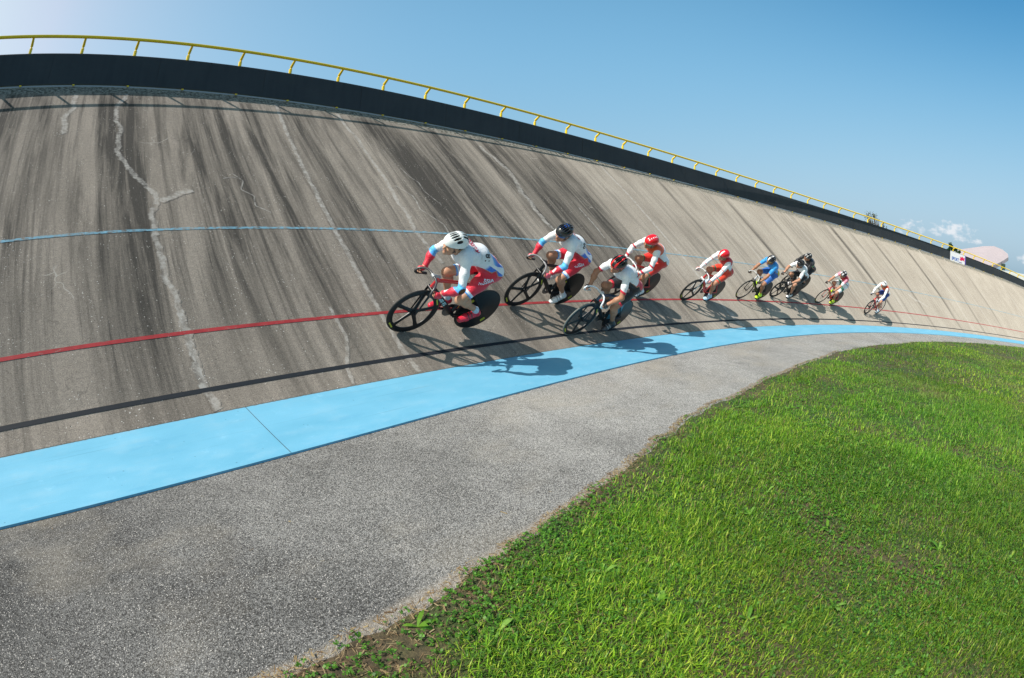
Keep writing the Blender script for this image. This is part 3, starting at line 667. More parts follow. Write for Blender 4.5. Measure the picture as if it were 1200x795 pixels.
    torso = np.isin(tg, (PEL, ABD, CHE, GIR)); tx = (V-hipc)@nrm(sh-hipc)/np.linalg.norm(sh-hipc); tz = (V-hipc)@nrm(np.cross(nrm(sh-hipc), [0, 1, 0])*-1)
    if nrm(np.cross(nrm(sh-hipc), [0, 1, 0])*-1)[2] < 0: tz = -tz
    legt = np.zeros(len(V))
    for sgn in (1, -1):
        pd, ball, heel, ank, kn, hip, fd, fu = fe[sgn]; m = (tg == THI) & (V[:, 1]*sgn > 0); ax = kn-hip; legt[m] = ((V[m]-hip)@ax)/(ax@ax)
    thigh = (tg == THI) & (legt < .80)
    low = torso & (tz+.10*np.clip(tx, 0, 1) < .035+.03*np.clip(-tx*3, 0, 1)) & (tx < .62)
    shorts = low | thigh; jersey = (torso & ~low) | sleeve | ((tg == NEC) & (((V-sh)@nrm(H-sh)) < .055))
    X = dict(V=V, tg=tg, along=along, tx=tx, tz=tz, legt=legt, y=V[:, 1], R=L_, zw=V[:, 2])
    wear('jersey', jersey, .0045, k['jersey'](X), M_KIT); wear('shorts', shorts, .006, k['shorts'](X), M_KIT)
    wr = np.zeros(len(V))
    gl = (tg == HAN)
    if k.get('glove') is not None: [wear('glove', gl & (V[:, 1]*q > 0), .002, np.tile(k['glove'], (len(V), 1)), M_KIT) for q in (1, -1)]
    foot = tg == FOO; anksock = np.zeros(len(V), bool)
    for sgn in (1, -1):
        pd, ball, heel, ank, kn, hip, fd, fu = fe[sgn]; m = (tg == SHA) & (V[:, 1]*sgn > 0); anksock |= m & (((V-ank)@nrm(kn-ank)) < .075)
    anksock &= ~foot
    sole = np.zeros(len(V))
    sc_ = np.tile(np.array(k['shoe'], float), (len(V), 1))
    for sgn in (1, -1):
        pd, ball, heel, ank, kn, hip, fd, fu = fe[sgn]; m = foot & (V[:, 1]*sgn > 0); q = (V-ball)@fu; sc_[m & (q < -.016)] = (.03, .03, .03)
        q2 = (V-ball)@fd; st = m & (q > .012) & ((np.abs(q2+.02) < .009) | (np.abs(q2+.062) < .009)); sc_[st] = k.get('strap', (.05, .05, .05))
    for q in (1, -1): wear('sock', (anksock | foot) & (V[:, 1]*q > 0), .003, np.tile(k.get('sock', (.7, .72, .75)), (len(V), 1)), M_KIT); wear('shoe', foot & (V[:, 1]*q > 0), .0095, sc_, M_SHOE)
    # helmet
    hh = k.get('hres', .006); q = Field((-.20, -.15, -.08), (.18, .15, .18), hh); kind = k['helmet']
    q.ell((-.018, 0, .030), (.145, .106, .112), 1, .02); q.cone((-.06, 0, .055), (-.145, 0, .012), .070, .038, 1, .04, (1, 1.15, 1))
    q.ell((-.004, 0, -.065), (.20, .30, .085), 2, .01, roty(-.10), 's')        # lower rim
    q.ell((-.008, 0, -.005), (.112, .084, .105), 2, .01, None, 's')          # the head's hollow
    if kind['vents']:
        for y0, w, x0, l in ((0, .010, .04, .075), (.028, .010, .038, .075), (-.028, .010, .038, .075), (.056, .011, .025, .070), (-.056, .011, .025, .070), (.016, .011, -.085, .055), (-.016, .011, -.085, .055), (.048, .012, -.080, .052), (-.048, .012, -.080, .052), (.082, .011, .0, .060), (-.082, .011, .0, .060)):
            zz = .030+.112*math.sqrt(max(0, 1-((x0+.018)/.145)**2-(y0/.106)**2)); s1 = Field.ell
            q.ell((x0, y0*1.0, zz), (l*.72, w, .034), 3, .005, roty(math.asin(max(-1, min(1, (x0+.018)/.2)))), 's')
    q.ell((-.008, 0, -.005), (.108, .080, .101), 4, .004)
    q.ell((-.004, 0, -.065), (.20, .30, .087), 2, .004, roty(-.10), 's')
    hv, hf = q.surface(); hv = smoothed(hv, hf, 1, .35)
    e0 = np.linalg.norm((hv-[-.018, 0, .030])/[.145, .106, .112], axis=1); e1 = np.linalg.norm((hv-[-.07, 0, .045])/[.12, .09, .088], axis=1)
    outer = np.minimum(e0, e1) > .935
    hc = np.tile((.02, .02, .022), (len(hv), 1)); hcol = kind['col'](hv); hc[outer] = hcol[outer]
    ho = link('helmet', mesh('helmet', (R@hv.T).T+H, hf, M_HELM, None, True, {'Col': hc}), body)
    mb = MB()
    for sgn in (1, -1):
        mb.tube([hp(.045, .080*sgn, .012), hp(.02, .078*sgn, -.04), hp(.035, .045*sgn, -.105), hp(.04, 0, -.128)], [(.006, .0025)]*4, 6)
        mb.tube([hp(-.05, .080*sgn, .0), hp(.018, .079*sgn, -.045)], [(.006, .0025)]*2, 6)
    mb.build('strap', cmat(k.get('strapcol', (.02, .02, .02)), .6), ho)
    if k.get('glasses'):
        mb = MB(); P_ = [hp(.098*math.cos(a)-.002, .088*math.sin(a), -.004) for a in np.linspace(-1.15, 1.15, 13)]
        mb.tube(P_, [(.0045, .019-.008*abs(a)) for a in np.linspace(-1, 1, 13)], 8, up=tuple(R@np.array([0, 0, 1.])))
        for sgn in (1, -1): mb.tube([hp(.038, .081*sgn, -.002), hp(-.02, .082*sgn, -.008)], .0035, 5)
        mb.build('sunglasses', cmat(k['glasses'], .12, .6), body)
    # writing worn on the cloth: laid on the surface it stands on
    bvh = BVHTree.FromPolygons([Vector(v) for v in V], [tuple(int(i) for i in f) for f in F])
    for (txt, org, ux, uy, size, colr, nm, back) in k.get('texts', ()):
        org, ux, uy = np.array(org, float), nrm(ux), nrm(uy); n_ = np.cross(ux, uy)
        miss = []
        def drape(pts2, lift):
            out = []; miss.clear()
            for x, y in pts2:
                p = org+ux*x+uy*y+n_*.13; hit = bvh.ray_cast(Vector(p), Vector(-n_))
                if hit[0] is None or abs(hit[3]-.13) > .125: miss.append(len(out))
                out.append(tuple(np.array(hit[0])+n_*lift) if hit[0] is not None else tuple(org+ux*x+uy*y))
            return out
        if back:
            w, h_ = back; nx, ny = 8, 8; pts = [((i/nx-.5)*w, (j/ny-.5)*h_) for i in range(nx+1) for j in range(ny+1)]
            link('number_patch', mesh('number_patch', drape(pts, .010), [(i*(ny+1)+j, (i+1)*(ny+1)+j, (i+1)*(ny+1)+j+1, i*(ny+1)+j+1) for i in range(nx) for j in range(ny)], cmat((.72, .76, .78), .6, 0)), body)
        v2, f2 = text_mesh(txt, size)
        dv = drape(v2, .0135); bad = set(miss); f2 = [f for f in f2 if not bad & set(f)]
        if f2: link(nm, mesh(nm, dv, f2, cmat(colr, .6, 0), smooth=False), body)
    return body
_tm = {}
def text_mesh(txt, size, bold=.02):
    cu = bpy.data.curves.new('lettering', 'FONT'); cu.body = txt; cu.size = size; cu.align_x = 'CENTER'; cu.align_y = 'CENTER'; cu.offset = bold*size; cu.resolution_u = 3
    ob = bpy.data.objects.new('lettering', cu); COL.objects.link(ob); dg = bpy.context.evaluated_depsgraph_get(); dg.update()
    me = bpy.data.meshes.new_from_object(ob.evaluated_get(dg)); V = [(v.co.x, v.co.y) for v in me.vertices]; F = [tuple(p.vertices) for p in me.polygons]
    bpy.data.objects.remove(ob); bpy.data.meshes.remove(me); bpy.data.curves.remove(cu); return V, F

# ------------------------------------------------------------------ bicycles
WR = .335; XF, XR = .49, -.49
def wheel(name, x, kind, parent, k):
    c = (x, 0, WR); mb = MB()
    tyre = MB(); n = 14; tyre.lathe([(WR-.0115+.0115*math.cos(a), .0115*math.sin(a)) for a in np.linspace(0, 2*math.pi, n)], c, 72)
    if kind == 'disc':
        mb.lathe([(.014, -.032), (.035, -.030), (.06, -.024), (.20, -.015), (.318, -.0095), (.324, 0), (.318, .0095), (.20, .015), (.06, .024), (.035, .030), (.014, .032)], c, 72)
        w = mb.build(name, k.get('disc', M_CARBON), parent)
    else:
        dp = .064 if kind == 'five' else .036
        mb.lathe([(.325-0, -.009), (.322-dp*.5, -.0115), (.324-dp, -.005), (.323-dp, 0), (.324-dp, .005), (.322-dp*.5, .0115), (.325, .009)], c, 72)
        hub = [(.005, -.045), (.016, -.042), (.020, -.030), (.016, -.024), (.016, .024), (.020, .030), (.016, .042), (.005, .045)]; mb.lathe(hub, c, 16)
        if kind == 'five':
            a0 = k.get('spoke0', .3)
            for i in range(5):
                a = a0+2*math.pi*i/5; d = np.array([math.cos(a), 0, math.sin(a)]); pts = [np.array(c)+d*r for r in (.012, .04, .10, .18, .25, .285)]
                mb.tube(pts, [(.017, .030), (.014, .030), (.009, .026), (.0075, .024), (.008, .028), (.008, .042)], 10, up=tuple(np.cross(d, [0, 1, 0])))
            if True: mb.lathe([(.004, -.028), (.034, -.024), (.036, 0), (.034, .024), (.004, .028)], c, 20)
        else:
            for i in range(20):
                a = 2*math.pi*i/20; b = a+(.35 if (i//2) % 2 else -.35); sd = .03 if i % 2 else -.03
                mb.tube([(c[0]+.018*math.cos(b), sd, c[2]+.018*math.sin(b)), (c[0]+.29*math.cos(a), 0, c[2]+.29*math.sin(a))], .0016, 4)
        w = mb.build(name, k.get('rim', M_CARBON), parent)
    tyre.build('tyre', k.get('tyre', M_TYRE) if name == 'front_wheel' else M_TYRE, w)
    if k.get('marks') is not None:
        for a, r in ((.65, .245), (3.9, .25)) if kind == 'disc' else ((2.6, .300), (5.6, .300)):
            for sd in (1, -1):
                p = np.array([c[0]+r*math.cos(a), sd*(.0155 if kind == 'disc' else .0128), c[2]+r*math.sin(a)]); t = np.array([-math.sin(a), 0, math.cos(a)]); q = np.array([math.cos(a), 0, math.sin(a)])
                w_, h_ = (.035, .022) if kind == 'disc' else (.05, .009)
                m2 = MB(); R = np.stack([t, [0, 1, 0], q], 1); m2.box(p, (w_*2, .003, h_*2), R); m2.build('decal', cmat(k['marks'], .5, 0), w, False)
    if k.get('window') is not None and kind == 'disc':
        m2 = MB(); V = []; A = np.linspace(-.25, 1.35, 14); rs = (.10, .20, .305)
        for sd in (1,):
            for a in A:
                for r in rs: V.append((c[0]+r*math.cos(a), (.0245-(r-.06)*.0625 if r < .2 else .0155-(r-.2)*.0466)+.0012, c[2]+r*math.sin(a)))
        m2.add(V, [(i*3+j, i*3+j+1, i*3+j+4, i*3+j+3) for i in range(13) for j in range(2)]); m2.build('printed_panel', cmat(k['window'], .35), w)
    return w
def make_bike(k, M):
    root = link('track_bicycle', None, label=k['label'], cat='bicycle', group='track bicycles under the racing cyclists'); root.matrix_world = M; root.empty_display_size = .2
    mf = k.get('frame', M_CARBON); m2 = k.get('frame2', mf)
    BB = (BBX, 0, BBZ); ST = (-.205, 0, .80); HT = (.385, 0, .84); HB = (.418, 0, .715)
    mb = MB(); mb.tube([BB, (-.16, 0, .60), ST], [(.016, .030), (.014, .026), (.014, .026)], 12, up=(1, 0, 0))
    mb.tube([HB, (.18, 0, .52), (BBX+.02, 0, BBZ+.01)], [(.017, .034), (.017, .034), (.02, .036)], 12)
    for sgn in (1, -1):
        mb.tube([(BBX-.02, .025*sgn, BBZ), (-.26, .055*sgn, .305), (XR+.005, .060*sgn, WR)], [(.009, .014), (.009, .015), (.008, .012)], 8)
        mb.tube([(-.185, .018*sgn, .70), (-.24, .045*sgn, .62), (XR, .060*sgn, WR+.01)], [(.008, .014), (.008, .013), (.007, .010)], 8)
        mb.box((XR, .060*sgn, WR), (.06, .006, .035))
    mb.tube([(BBX, -.04, BBZ), (BBX, .04, BBZ)], .024, 14)
    fr = mb.build('frame', mf, root)
    mb = MB(); mb.tube([(-.19, 0, .745), (.10, 0, .79), (.39, 0, .815)], [(.014, .022), (.014, .024), (.016, .026)], 12); mb.tube([HT, HB], [(.020, .028), (.022, .030)], 12, up=(1, 0, 0))
    mb.build('top_tube', m2, fr)
    if k.get('frame_text'):
        V2, F2 = text_mesh(k['frame_text'], .062)
        a = np.array([HB[0], 0, HB[2]]); b = np.array([BBX+.02, 0, BBZ+.01]); d = nrm(b-a)          # reads down the down tube on its left side
        for sd in (1, -1):
            dd = d if sd > 0 else -d; uu = nrm(np.cross([0, sd, 0], dd)); c = a*.5+b*.5+np.array([0, .0195*sd, 0])
            link('frame_lettering', mesh('frame_lettering', [tuple(c+dd*x+uu*y) for x, y in V2], F2, cmat((.55, .80, .85), .5, 0), smooth=False), fr)
    if k.get('frame_decal'):
        for sd in (1, -1): MB().box((-.23, .067*sd, .31), (.075, .004, .014)).build('decal', cmat(k['frame_decal'], .5, 0), fr, False)
    mb = MB(); mb.tube([ST, (-.215, 0, .875), (-.222, 0, .925)], [(.010, .022)]*3, 10, up=(1, 0, 0)); mb.build('seatpost', M_CARBON, root)
    mb = MB(); mb.tube([(-.345, 0, .955), (-.30, 0, .948), (-.22, 0, .942), (-.12, 0, .940), (-.07, 0, .934)], [(.035, .012), (.070, .018), (.055, .02), (.022, .018), (.014, .010)], 14); mb.build('saddle', cmat(k.get('saddle', (.02, .02, .02)), .45), root)
    mb = MB()
    for sgn in (1, -1): mb.tube([(.425, .045*sgn, .695), (.44, .052*sgn, .60), (XF, .055*sgn, WR)], [(.009, .020), (.008, .018), (.007, .010)], 10)
    mb.tube([(.425, -.05, .695), (.425, .05, .695)], [(.02, .022)]*2, 10); fk = mb.build('fork', k.get('fork', mf), root)
    mb = MB(); mb.tube([(.384, 0, .86), (.40, 0, .872), (.485, 0, .885)], [.018, .018, .016], 12); mb.tube([(.485, -.022, .885), (.485, .022, .885)], .020, 12); mb.build('stem', cmat(k.get('stem', (.03, .03, .03)), .35), root)
    bars = MB(); half = [(.485, 0, .885), (.487, .06, .887), (.500, .115, .882), (.530, .155, .862), (.562, .182, .835), (.576, .196, .80), (.566, .200, .768), (.535, .200, .752), (.48, .200, .752), (.405, .200, .742)]
    bars.tube([(x, -y, z) for x, y, z in half[::-1]]+half[1:], .0125, 10); hb = bars.build('handlebar', cmat(k.get('bar', (.02, .02, .02)), .3), root)
    for sgn in (1, -1):
        t = MB(); t.tube([(x, y*sgn, z) for x, y, z in half[k.get('tape0', 5):]], .0165, 10); t.build('grip', cmat(k.get('tape', (.02, .02, .02)), .6, 0), hb)
    # crankset, chain
    ca = k['crank']; mb = MB(); y = -.048
    for sgn, yy in ((1, .075), (-1, -.078)):
        a = ca+(math.pi if sgn < 0 else 0); e = (BBX+CRANK*math.cos(a), yy, BBZ+CRANK*math.sin(a)); mb.tube([(BBX, yy*.85, BBZ), e], [(.010, .019), (.008, .014)], 10)
    mb.tube([(BBX, -.065, BBZ), (BBX, .065, BBZ)], .016, 12); cs = mb.build('crankset', k.get('crankmat', M_CARBON), root)
    m3 = MB(); m3.lathe([(.045, y-.002), (.092, y-.002), (.097, y), (.092, y+.002), (.045, y+.002), (.045, y-.002)], BB, 40)
    for i in range(5):
        a = i*2*math.pi/5; m3.tube([(BBX+.015*math.cos(a), y, BBZ+.015*math.sin(a)), (BBX+.05*math.cos(a), y, BBZ+.05*math.sin(a))], [(.004, .010)]*2, 6, up=(0, 1, 0))
    m3.build('chainring', cmat((.05, .05, .055), .3), cs)
    for sgn in (1, -1):
        a = ca+(math.pi if sgn < 0 else 0); MB().box((BBX+CRANK*math.cos(a), .115*sgn, BBZ+CRANK*math.sin(a)), (.085, .06, .018)).build('pedal', M_CARBON, cs, False)
    ch = MB(); ch.tube([(BBX, y, BBZ+.097), (XR, y, WR+.032)], [(.004, .005)]*2, 6); ch.tube([(BBX, y, BBZ-.097), (XR, y, WR-.032)], [(.004, .005)]*2, 6)
    ch.tube([(BBX+.097*math.cos(a), y, BBZ+.097*math.sin(a)) for a in np.linspace(-1.55, 1.55, 16)], .0045, 6); ch.tube([(XR-.032*math.cos(a), y, WR+.032*math.sin(a)) for a in np.linspace(-1.5, 1.5, 9)], .0045, 6)
    ch.build('chain', cmat((.12, .11, .10), .4), root)
    wheel('front_wheel', XF, k['front'], root, k); wheel('rear_wheel', XR, k['rear'], root, k)
    return root

def place(s, v, yaw, lean):
    c = sv(s, v); t = nrm(sv(s-.1, v)-sv(s+.1, v)); a = sv(s, v+.1)-sv(s, v-.1); a -= t*(a@t); a = nrm(a); n = np.cross(a, t)
    if n[2] < 0: n = -n
    f = math.cos(yaw)*t+math.sin(yaw)*a; a2 = -math.sin(yaw)*t+math.cos(yaw)*a; u = math.cos(lean)*n+math.sin(lean)*a2; l = np.cross(u, f)
    O = c+n*.004
    return Matrix(((f[0], l[0], u[0], O[0]), (f[1], l[1], u[1], O[1]), (f[2], l[2], u[2], O[2]), (0, 0, 0, 1)))

# ------------------------------------------------------------------ kits
WHT, BLU, LBL, REDC, ORG, BLK, NAV, GRN = (.80, .82, .84), (.03, .16, .62), (.08, .38, .78), (.62, .018, .045), (.75, .10, .02), (.014, .014, .018), (.02, .03, .12), (.02, .16, .09)
def lay(X, base): return np.tile(np.array(base, float), (len(X['V']), 1))
def put(C, m, c, w=None):
    if w is None: C[m] = c
    else: C[:] = C*(1-(m*w)[:, None])+np.array(c)*(m*w)[:, None]
def band(x, a, b, soft=.02): return np.clip((x-a)/soft+.5, 0, 1)*np.clip((b-x)/soft+.5, 0, 1)
def arms(X): return np.isin(X['tg'], (UAR, FAR_))
def russia(X):
    C = lay(X, WHT); ar = arms(X); to = ~ar; d = X['tx']+.9*X['y']*0; yy = X['y']
    q = X['tx']+yy*1.6
    put(C, to & (yy < .11), LBL, band(q, .17, .36, .06)); put(C, to & (yy < .11), BLU, band(q, .05, .26, .09)); put(C, to & (yy < .06), REDC, band(q, -.9, .10, .02))
    put(C, to & (yy >= .07) & (X['tz'] < .075), BLU, band(X['tx'], -.15, .30, .08))
    al = X['along']; put(C, ar, LBL, band(al, .43, .66, .05)); put(C, ar, (.10, .50, .85), band(al, .46, .52, .03)); put(C, ar, REDC, band(al, .62, 1.5, .02)); 
    put(C, ar & (X['V'][:, 1]*1 > 0), WHT, band(al, .70, .84, .01)*(np.abs(X['V'][:, 1]-.235) < .012)); put(C, ar, (.75, .80, .9), band(al, .93, .965, .01))
    return C
def russia_shorts(X):
    C = lay(X, REDC); t = X['legt']; th = X['tg'] == THI; put(C, th, (.65, .78, .9), band(t, .69, .76, .01)); put(C, th, (.05, .3, .75), band(t, .755, .9, .01)); return C
def stripes_top(base, sleeve, cuff=None, cufft=(.3, .5), body2=None, b2=(0, .3), sl2=None, s2=(0, 0)):
    def f(X):
        C = lay(X, base); ar = arms(X)
        if body2 is not None: put(C, ~ar, body2, band(X['tx'], *b2, .02))
        put(C, ar, sleeve, 1.*np.ones(len(C)))
        if sl2 is not None: put(C, ar, sl2, band(X['along'], *s2, .02))
        if cuff is not None: put(C, ar, cuff, band(X['along'], *cufft, .01))
        return C
    return f
def shorts(base, hem=None, w=(.72, .95), side=None):
    def f(X):
        C = lay(X, base)
        if side is not None: put(C, (np.abs(X['y']) > .13) & (X['tg'] == THI), side, band(X['legt'], .1, .65, .02))
        if hem is not None: put(C, X['tg'] == THI, hem, band(X['legt'], *w, .01))
        return C
    return f
def plain(c, c2=None, f=None):
    def g(v):
        C = np.tile(np.array(c, float), (len(v), 1))
        if c2 is not None: C[f(v)] = c2
        return C
    return g
C_RED = cmat((.55, .02, .02), .3); 
RID = [
 dict(pos=(.205, 1.584, .041, -.018), head=(.455, 1.325), res=.006, hres=.004, crank=math.pi+.05, sleeve=1.2, jersey=russia, shorts=russia_shorts, glove=REDC, shoe=(.62, .02, .05), strap=(.12, .03, .04), sock=(.5, .62, .72), skin=(.50, .27, .17), hair=(.10, .06, .035), build=1.04, yaw=.05, pitch=.22,
  helmet=dict(vents=1, col=plain((.80, .82, .80), (.04, .05, .05), lambda v: (v[:, 0] < -.06) & (abs(abs(v[:, 1])-.05) < .012))),
  label='leading cyclist in white helmet, RUSSIA jersey number 18, red gloves and red shoes',
  texts=[('RUSSIA', (.18, -.02, 1.36), (0, -1, .06), (1, 0, .42), .092, (.55, .02, .06), 'chest_lettering', None), ('18', (.02, .125, 1.26), (0, -.66, .75), (.95, .23, .20), .105, (.02, .02, .02), 'race_number', (.13, .16)), ('RUSSIA', (-.115, .18, .965), (-.90, 0, .42), (.42, 0, .9), .060, (.72, .80, .9), 'thigh_lettering', None)],
  bike=dict(front='five', rear='disc', frame2=C_RED, frame_text='2000 RS', frame_decal=(.5, .5, .03), marks=(.45, .45, .04), bar=(.05, .05, .055), tape=(.03, .03, .03), stem=(.3, .32, .34), spoke0=.42, label='black track bicycle with red top tube, ridden by the leader in the white helmet')),
 dict(pos=(2.218, 1.894, .007, .013), head=(.435, 1.385), res=.007, hres=.005, crank=math.pi+.75, sleeve=1.2, jersey=russia, shorts=russia_shorts, glove=(.70, .10, .16), shoe=(.75, .77, .78), strap=(.35, .36, .38), sock=(.78, .8, .84), glasses=(.02, .12, .40), build=1.06, pitch=.40, yaw=.15,
  helmet=dict(vents=1, col=plain((.02, .022, .026), (.02, .09, .42), lambda v: (v[:, 0] > -.06) & (v[:, 0] < .06) & (v[:, 2] > .09) & (abs(abs(v[:, 1])-.016) < .007) & (np.sin(v[:, 0]*120) > 0))),
  label='cyclist in black and blue helmet, white jersey with red cuffs and white shoes',
  texts=[('RUSSIA', (.175, 0, 1.42), (0, -1, 0), (1, 0, .42), .075, (.55, .06, .10), 'back_lettering', None), ('09', (.02, .12, 1.29), (0, -.66, .75), (.95, .23, .20), .085, (.02, .02, .02), 'race_number', (.12, .15)), ('RUSSIA', (-.10, .18, .965), (-.90, 0, .44), (.44, 0, .9), .055, (.72, .76, .85), 'thigh_lettering', None)],
  bike=dict(front='five', rear='disc', marks=(.45, .45, .04), bar=(.22, .22, .23), tape=(.02, .02, .02), spoke0=.1, label='all black track bicycle ridden by the cyclist in black and blue helmet')),
 dict(pos=(2.908, 1.231, -.026, -.032), head=(.50, 1.39), res=.007, hres=.005, crank=-math.pi/2-.55, sleeve=.42, jersey=stripes_top(WHT, WHT, REDC, (.34, .6), REDC, (-.3, .16)), shorts=shorts(BLK, REDC), glove=(.03, .03, .03), shoe=(.03, .03, .035), strap=(.3, .3, .3), sock=(.03, .03, .03), glasses=(.25, .03, .03), skin=(.40, .20, .12), pitch=.5, yaw=.1,
  helmet=dict(vents=1, col=plain((.02, .02, .022), (.65, .02, .02), lambda v: (abs(abs(v[:, 1])-.038) < .012) | (v[:, 2] < .035))),
  label='cyclist lowest on the banking, in black and red helmet, white short sleeves, black shorts',
  texts=[('SUISSE', (.20, 0, 1.42), (0, -1, 0), (1, 0, .42), .062, (.25, .25, .28), 'back_lettering', None), ('21', (.02, .12, 1.30), (0, -.66, .75), (.95, .23, .20), .08, (.02, .02, .02), 'race_number', (.11, .13))],
  bike=dict(front='five', rear='disc', window=(.03, .20, .30), tyre=cmat((.17, .18, .165), .6, 0), marks=(.45, .45, .04), bar=(.62, .68, .75), tape=(.62, .70, .72), stem=(.5, .5, .5), spoke0=.9, frame2=cmat((.02, .05, .09), .3), label='black track bicycle with pale bar and blue rear disc panel, lowest on the banking')),
 dict(pos=(4.50, 2.03, 0., -.01), head=(.46, 1.39), res=.008, hres=.006, crank=-math.pi/2-.45, sleeve=1.2, jersey=stripes_top(WHT, WHT, REDC, (.42, .48), ORG, (.62, 1.2), (.6, .02, .05), (.78, .86)), shorts=shorts((.68, .03, .02), GRN, (.74, .95)), glove=(.7, .08, .08), shoe=(.78, .78, .8), strap=(.2, .2, .2), glasses=(.15, .55, .35), skin=(.36, .18, .11), pitch=.45,
  helmet=dict(vents=0, col=plain((.70, .01, .02), (.8, .8, .8), lambda v: (v[:, 2] > .09) & (abs(v[:, 1]-.03) < .01) & (np.sin(v[:, 0]*170) > .1))),
  label='cyclist in smooth red helmet directly behind the one in white short sleeves',
  texts=[],
  bike=dict(front='five', rear='disc', frame=C_RED, marks=(.45, .45, .04), bar=(.6, .6, .62), tape=(.5, .02, .03), stem=(.6, .6, .6), label='red track bicycle with black rear disc, half hidden behind the white short sleeved cyclist')),
 dict(pos=(6.886, 1.911, -.005, -.028), head=(.36, 1.41), res=.009, hres=.007, crank=math.pi*1.5-.3, sleeve=1.2, jersey=stripes_top((.62, .03, .03), WHT, (.72, .25, .25), (.30, .34), WHT, (.2, .6), (.7, .3, .32), (.64, .68)), shorts=shorts((.68, .05, .02), GRN, (.62, .70)), glove=(.72, .3, .3), shoe=(.35, .6, .8), strap=(.8, .8, .8), sock=(.4, .6, .8), skin=(.42, .21, .13), pitch=.35,
  helmet=dict(vents=0, col=plain((.70, .01, .02), (.8, .7, .68), lambda v: (v[:, 0] > .03) & (abs(v[:, 1]) < .015))),
  label='cyclist in red helmet riding alone between the front four and the light blue cyclist',
  bike=dict(front='five', rear='disc', frame=C_RED, frame2=C_RED, fork=cmat((.7, .7, .7), .3), marks=(.5, .5, .04), bar=(.6, .6, .62), tape=(.7, .7, .7), spoke0=.0, label='red track bicycle with five spoke front wheel under the fifth cyclist, in white sleeves')),
 dict(pos=(9.302, 2.01, 0, .02), head=(.34, 1.385), res=.009, hres=.007, crank=-math.pi/2-.35, sleeve=.40, jersey=stripes_top((.03, .27, .68), (.03, .30, .72), None, (0, 0), (.7, .55, .03), (-.1, .10)), shorts=shorts((.02, .12, .42)), glove=(.03, .03, .03), shoe=(.55, .85, .02), sock=(.5, .8, .02), glasses=(.75, .45, .02), skin=(.34, .16, .09), pitch=.35,
  helmet=dict(vents=1, col=plain((.02, .02, .03), (.75, .75, .75), lambda v: (abs(v[:, 1]-.0) < .02))),
  label='cyclist in light blue and yellow jersey with neon yellow shoes and yellow glasses',
  bike=dict(front='spoked', rear='disc', marks=(.5, .5, .04), frame2=cmat((.6, .6, .62), .3), bar=(.5, .5, .5), tape=(.03, .03, .03), label='dark track bicycle with spoked front wheel and grey top tube, under the light blue cyclist')),
 dict(pos=(11.084, 2.126, 0, -.01), head=(.39, 1.37), res=.010, hres=.008, crank=-math.pi/2-.2, sleeve=.42, jersey=stripes_top(WHT, WHT, None, (0, 0), (.1, .1, .1), (.36, .42)), shorts=shorts(BLK), glove=(.03, .03, .03), shoe=(.8, .8, .82), sock=(.03, .03, .03), skin=(.42, .21, .13), pitch=.45,
  helmet=dict(vents=1, col=plain((.02, .02, .022))),
  label='cyclist in plain black helmet, white jersey and black shorts, beside the black and green one',
  bike=dict(front='five', rear='disc', bar=(.03, .03, .03), label='all black track bicycle under the cyclist in white jersey and plain black helmet')),
 dict(pos=(12.0, 2.534, 0, 0), head=(.39, 1.385), res=.010, hres=.008, crank=math.pi, sleeve=1.2, jersey=stripes_top(BLK, BLK, None, (0, 0), (.04, .45, .16), (.30, .42)), shorts=shorts(BLK, (.04, .45, .16)), glove=(.03, .03, .03), shoe=(.03, .03, .03), sock=(.03, .03, .03), skin=(.42, .21, .13), pitch=.35,
  helmet=dict(vents=1, col=plain((.02, .02, .022), (.7, .7, .7), lambda v: abs(abs(v[:, 1])-.04) < .009)),
  label='highest cyclist on the banking, in black and green kit and black helmet',
  bike=dict(front='five', rear='disc', bar=(.03, .03, .03), label='black track bicycle highest on the banking, mostly hidden behind the white jersey cyclist')),
 dict(pos=(13.568, 1.998, .004, -.04), head=(.32, 1.39), res=.011, hres=.008, crank=-math.pi/2-.3, sleeve=.40, jersey=stripes_top(REDC, (.75, .3, .4), WHT, (.2, .5), WHT, (-.1, .45)), shorts=shorts(WHT, GRN, (.3, .5)), glove=(.03, .03, .03), shoe=(.65, .9, .02), sock=(.65, .9, .02), skin=(.42, .21, .13), pitch=.35,
  helmet=dict(vents=1, col=plain((.02, .02, .03), (.75, .75, .78), lambda v: abs(abs(v[:, 1])-.045) < .02)),
  label='second to last cyclist, in red and white top with neon yellow shoes and striped helmet',
  bike=dict(front='spoked', rear='disc', frame=C_RED, fork=C_RED, marks=(.6, .65, .04), bar=(.03, .03, .03), label='red track bicycle with spoked front wheel and black rear disc, second from the end')),
 dict(pos=(16.501, 1.658, -.09, .08), head=(.38, 1.385), res=.011, hres=.008, crank=-math.pi/2-.1, sleeve=1.2, jersey=stripes_top((.72, .10, .03), WHT, None, (0, 0), (.72, .74, .78), (-.2, .25)), shorts=shorts((.02, .05, .25)), glove=(.5, .6, .75), shoe=(.75, .8, .85), sock=(.6, .75, .9), skin=(.42, .21, .13), pitch=.35,
  helmet=dict(vents=1, col=plain((.80, .80, .82))),
  label='last cyclist of the line, alone, in white helmet, orange red vest and navy shorts',
  bike=dict(front='five', rear='spoked', frame=C_RED, frame2=C_RED, bar=(.03, .03, .03), label='red track bicycle with two open wheels, last of the line')),
]
for k in RID:
    Mx = place(*k['pos']); k['bike']['crank'] = k['crank']; make_bike(k['bike'], Mx); make_person(k, Mx)

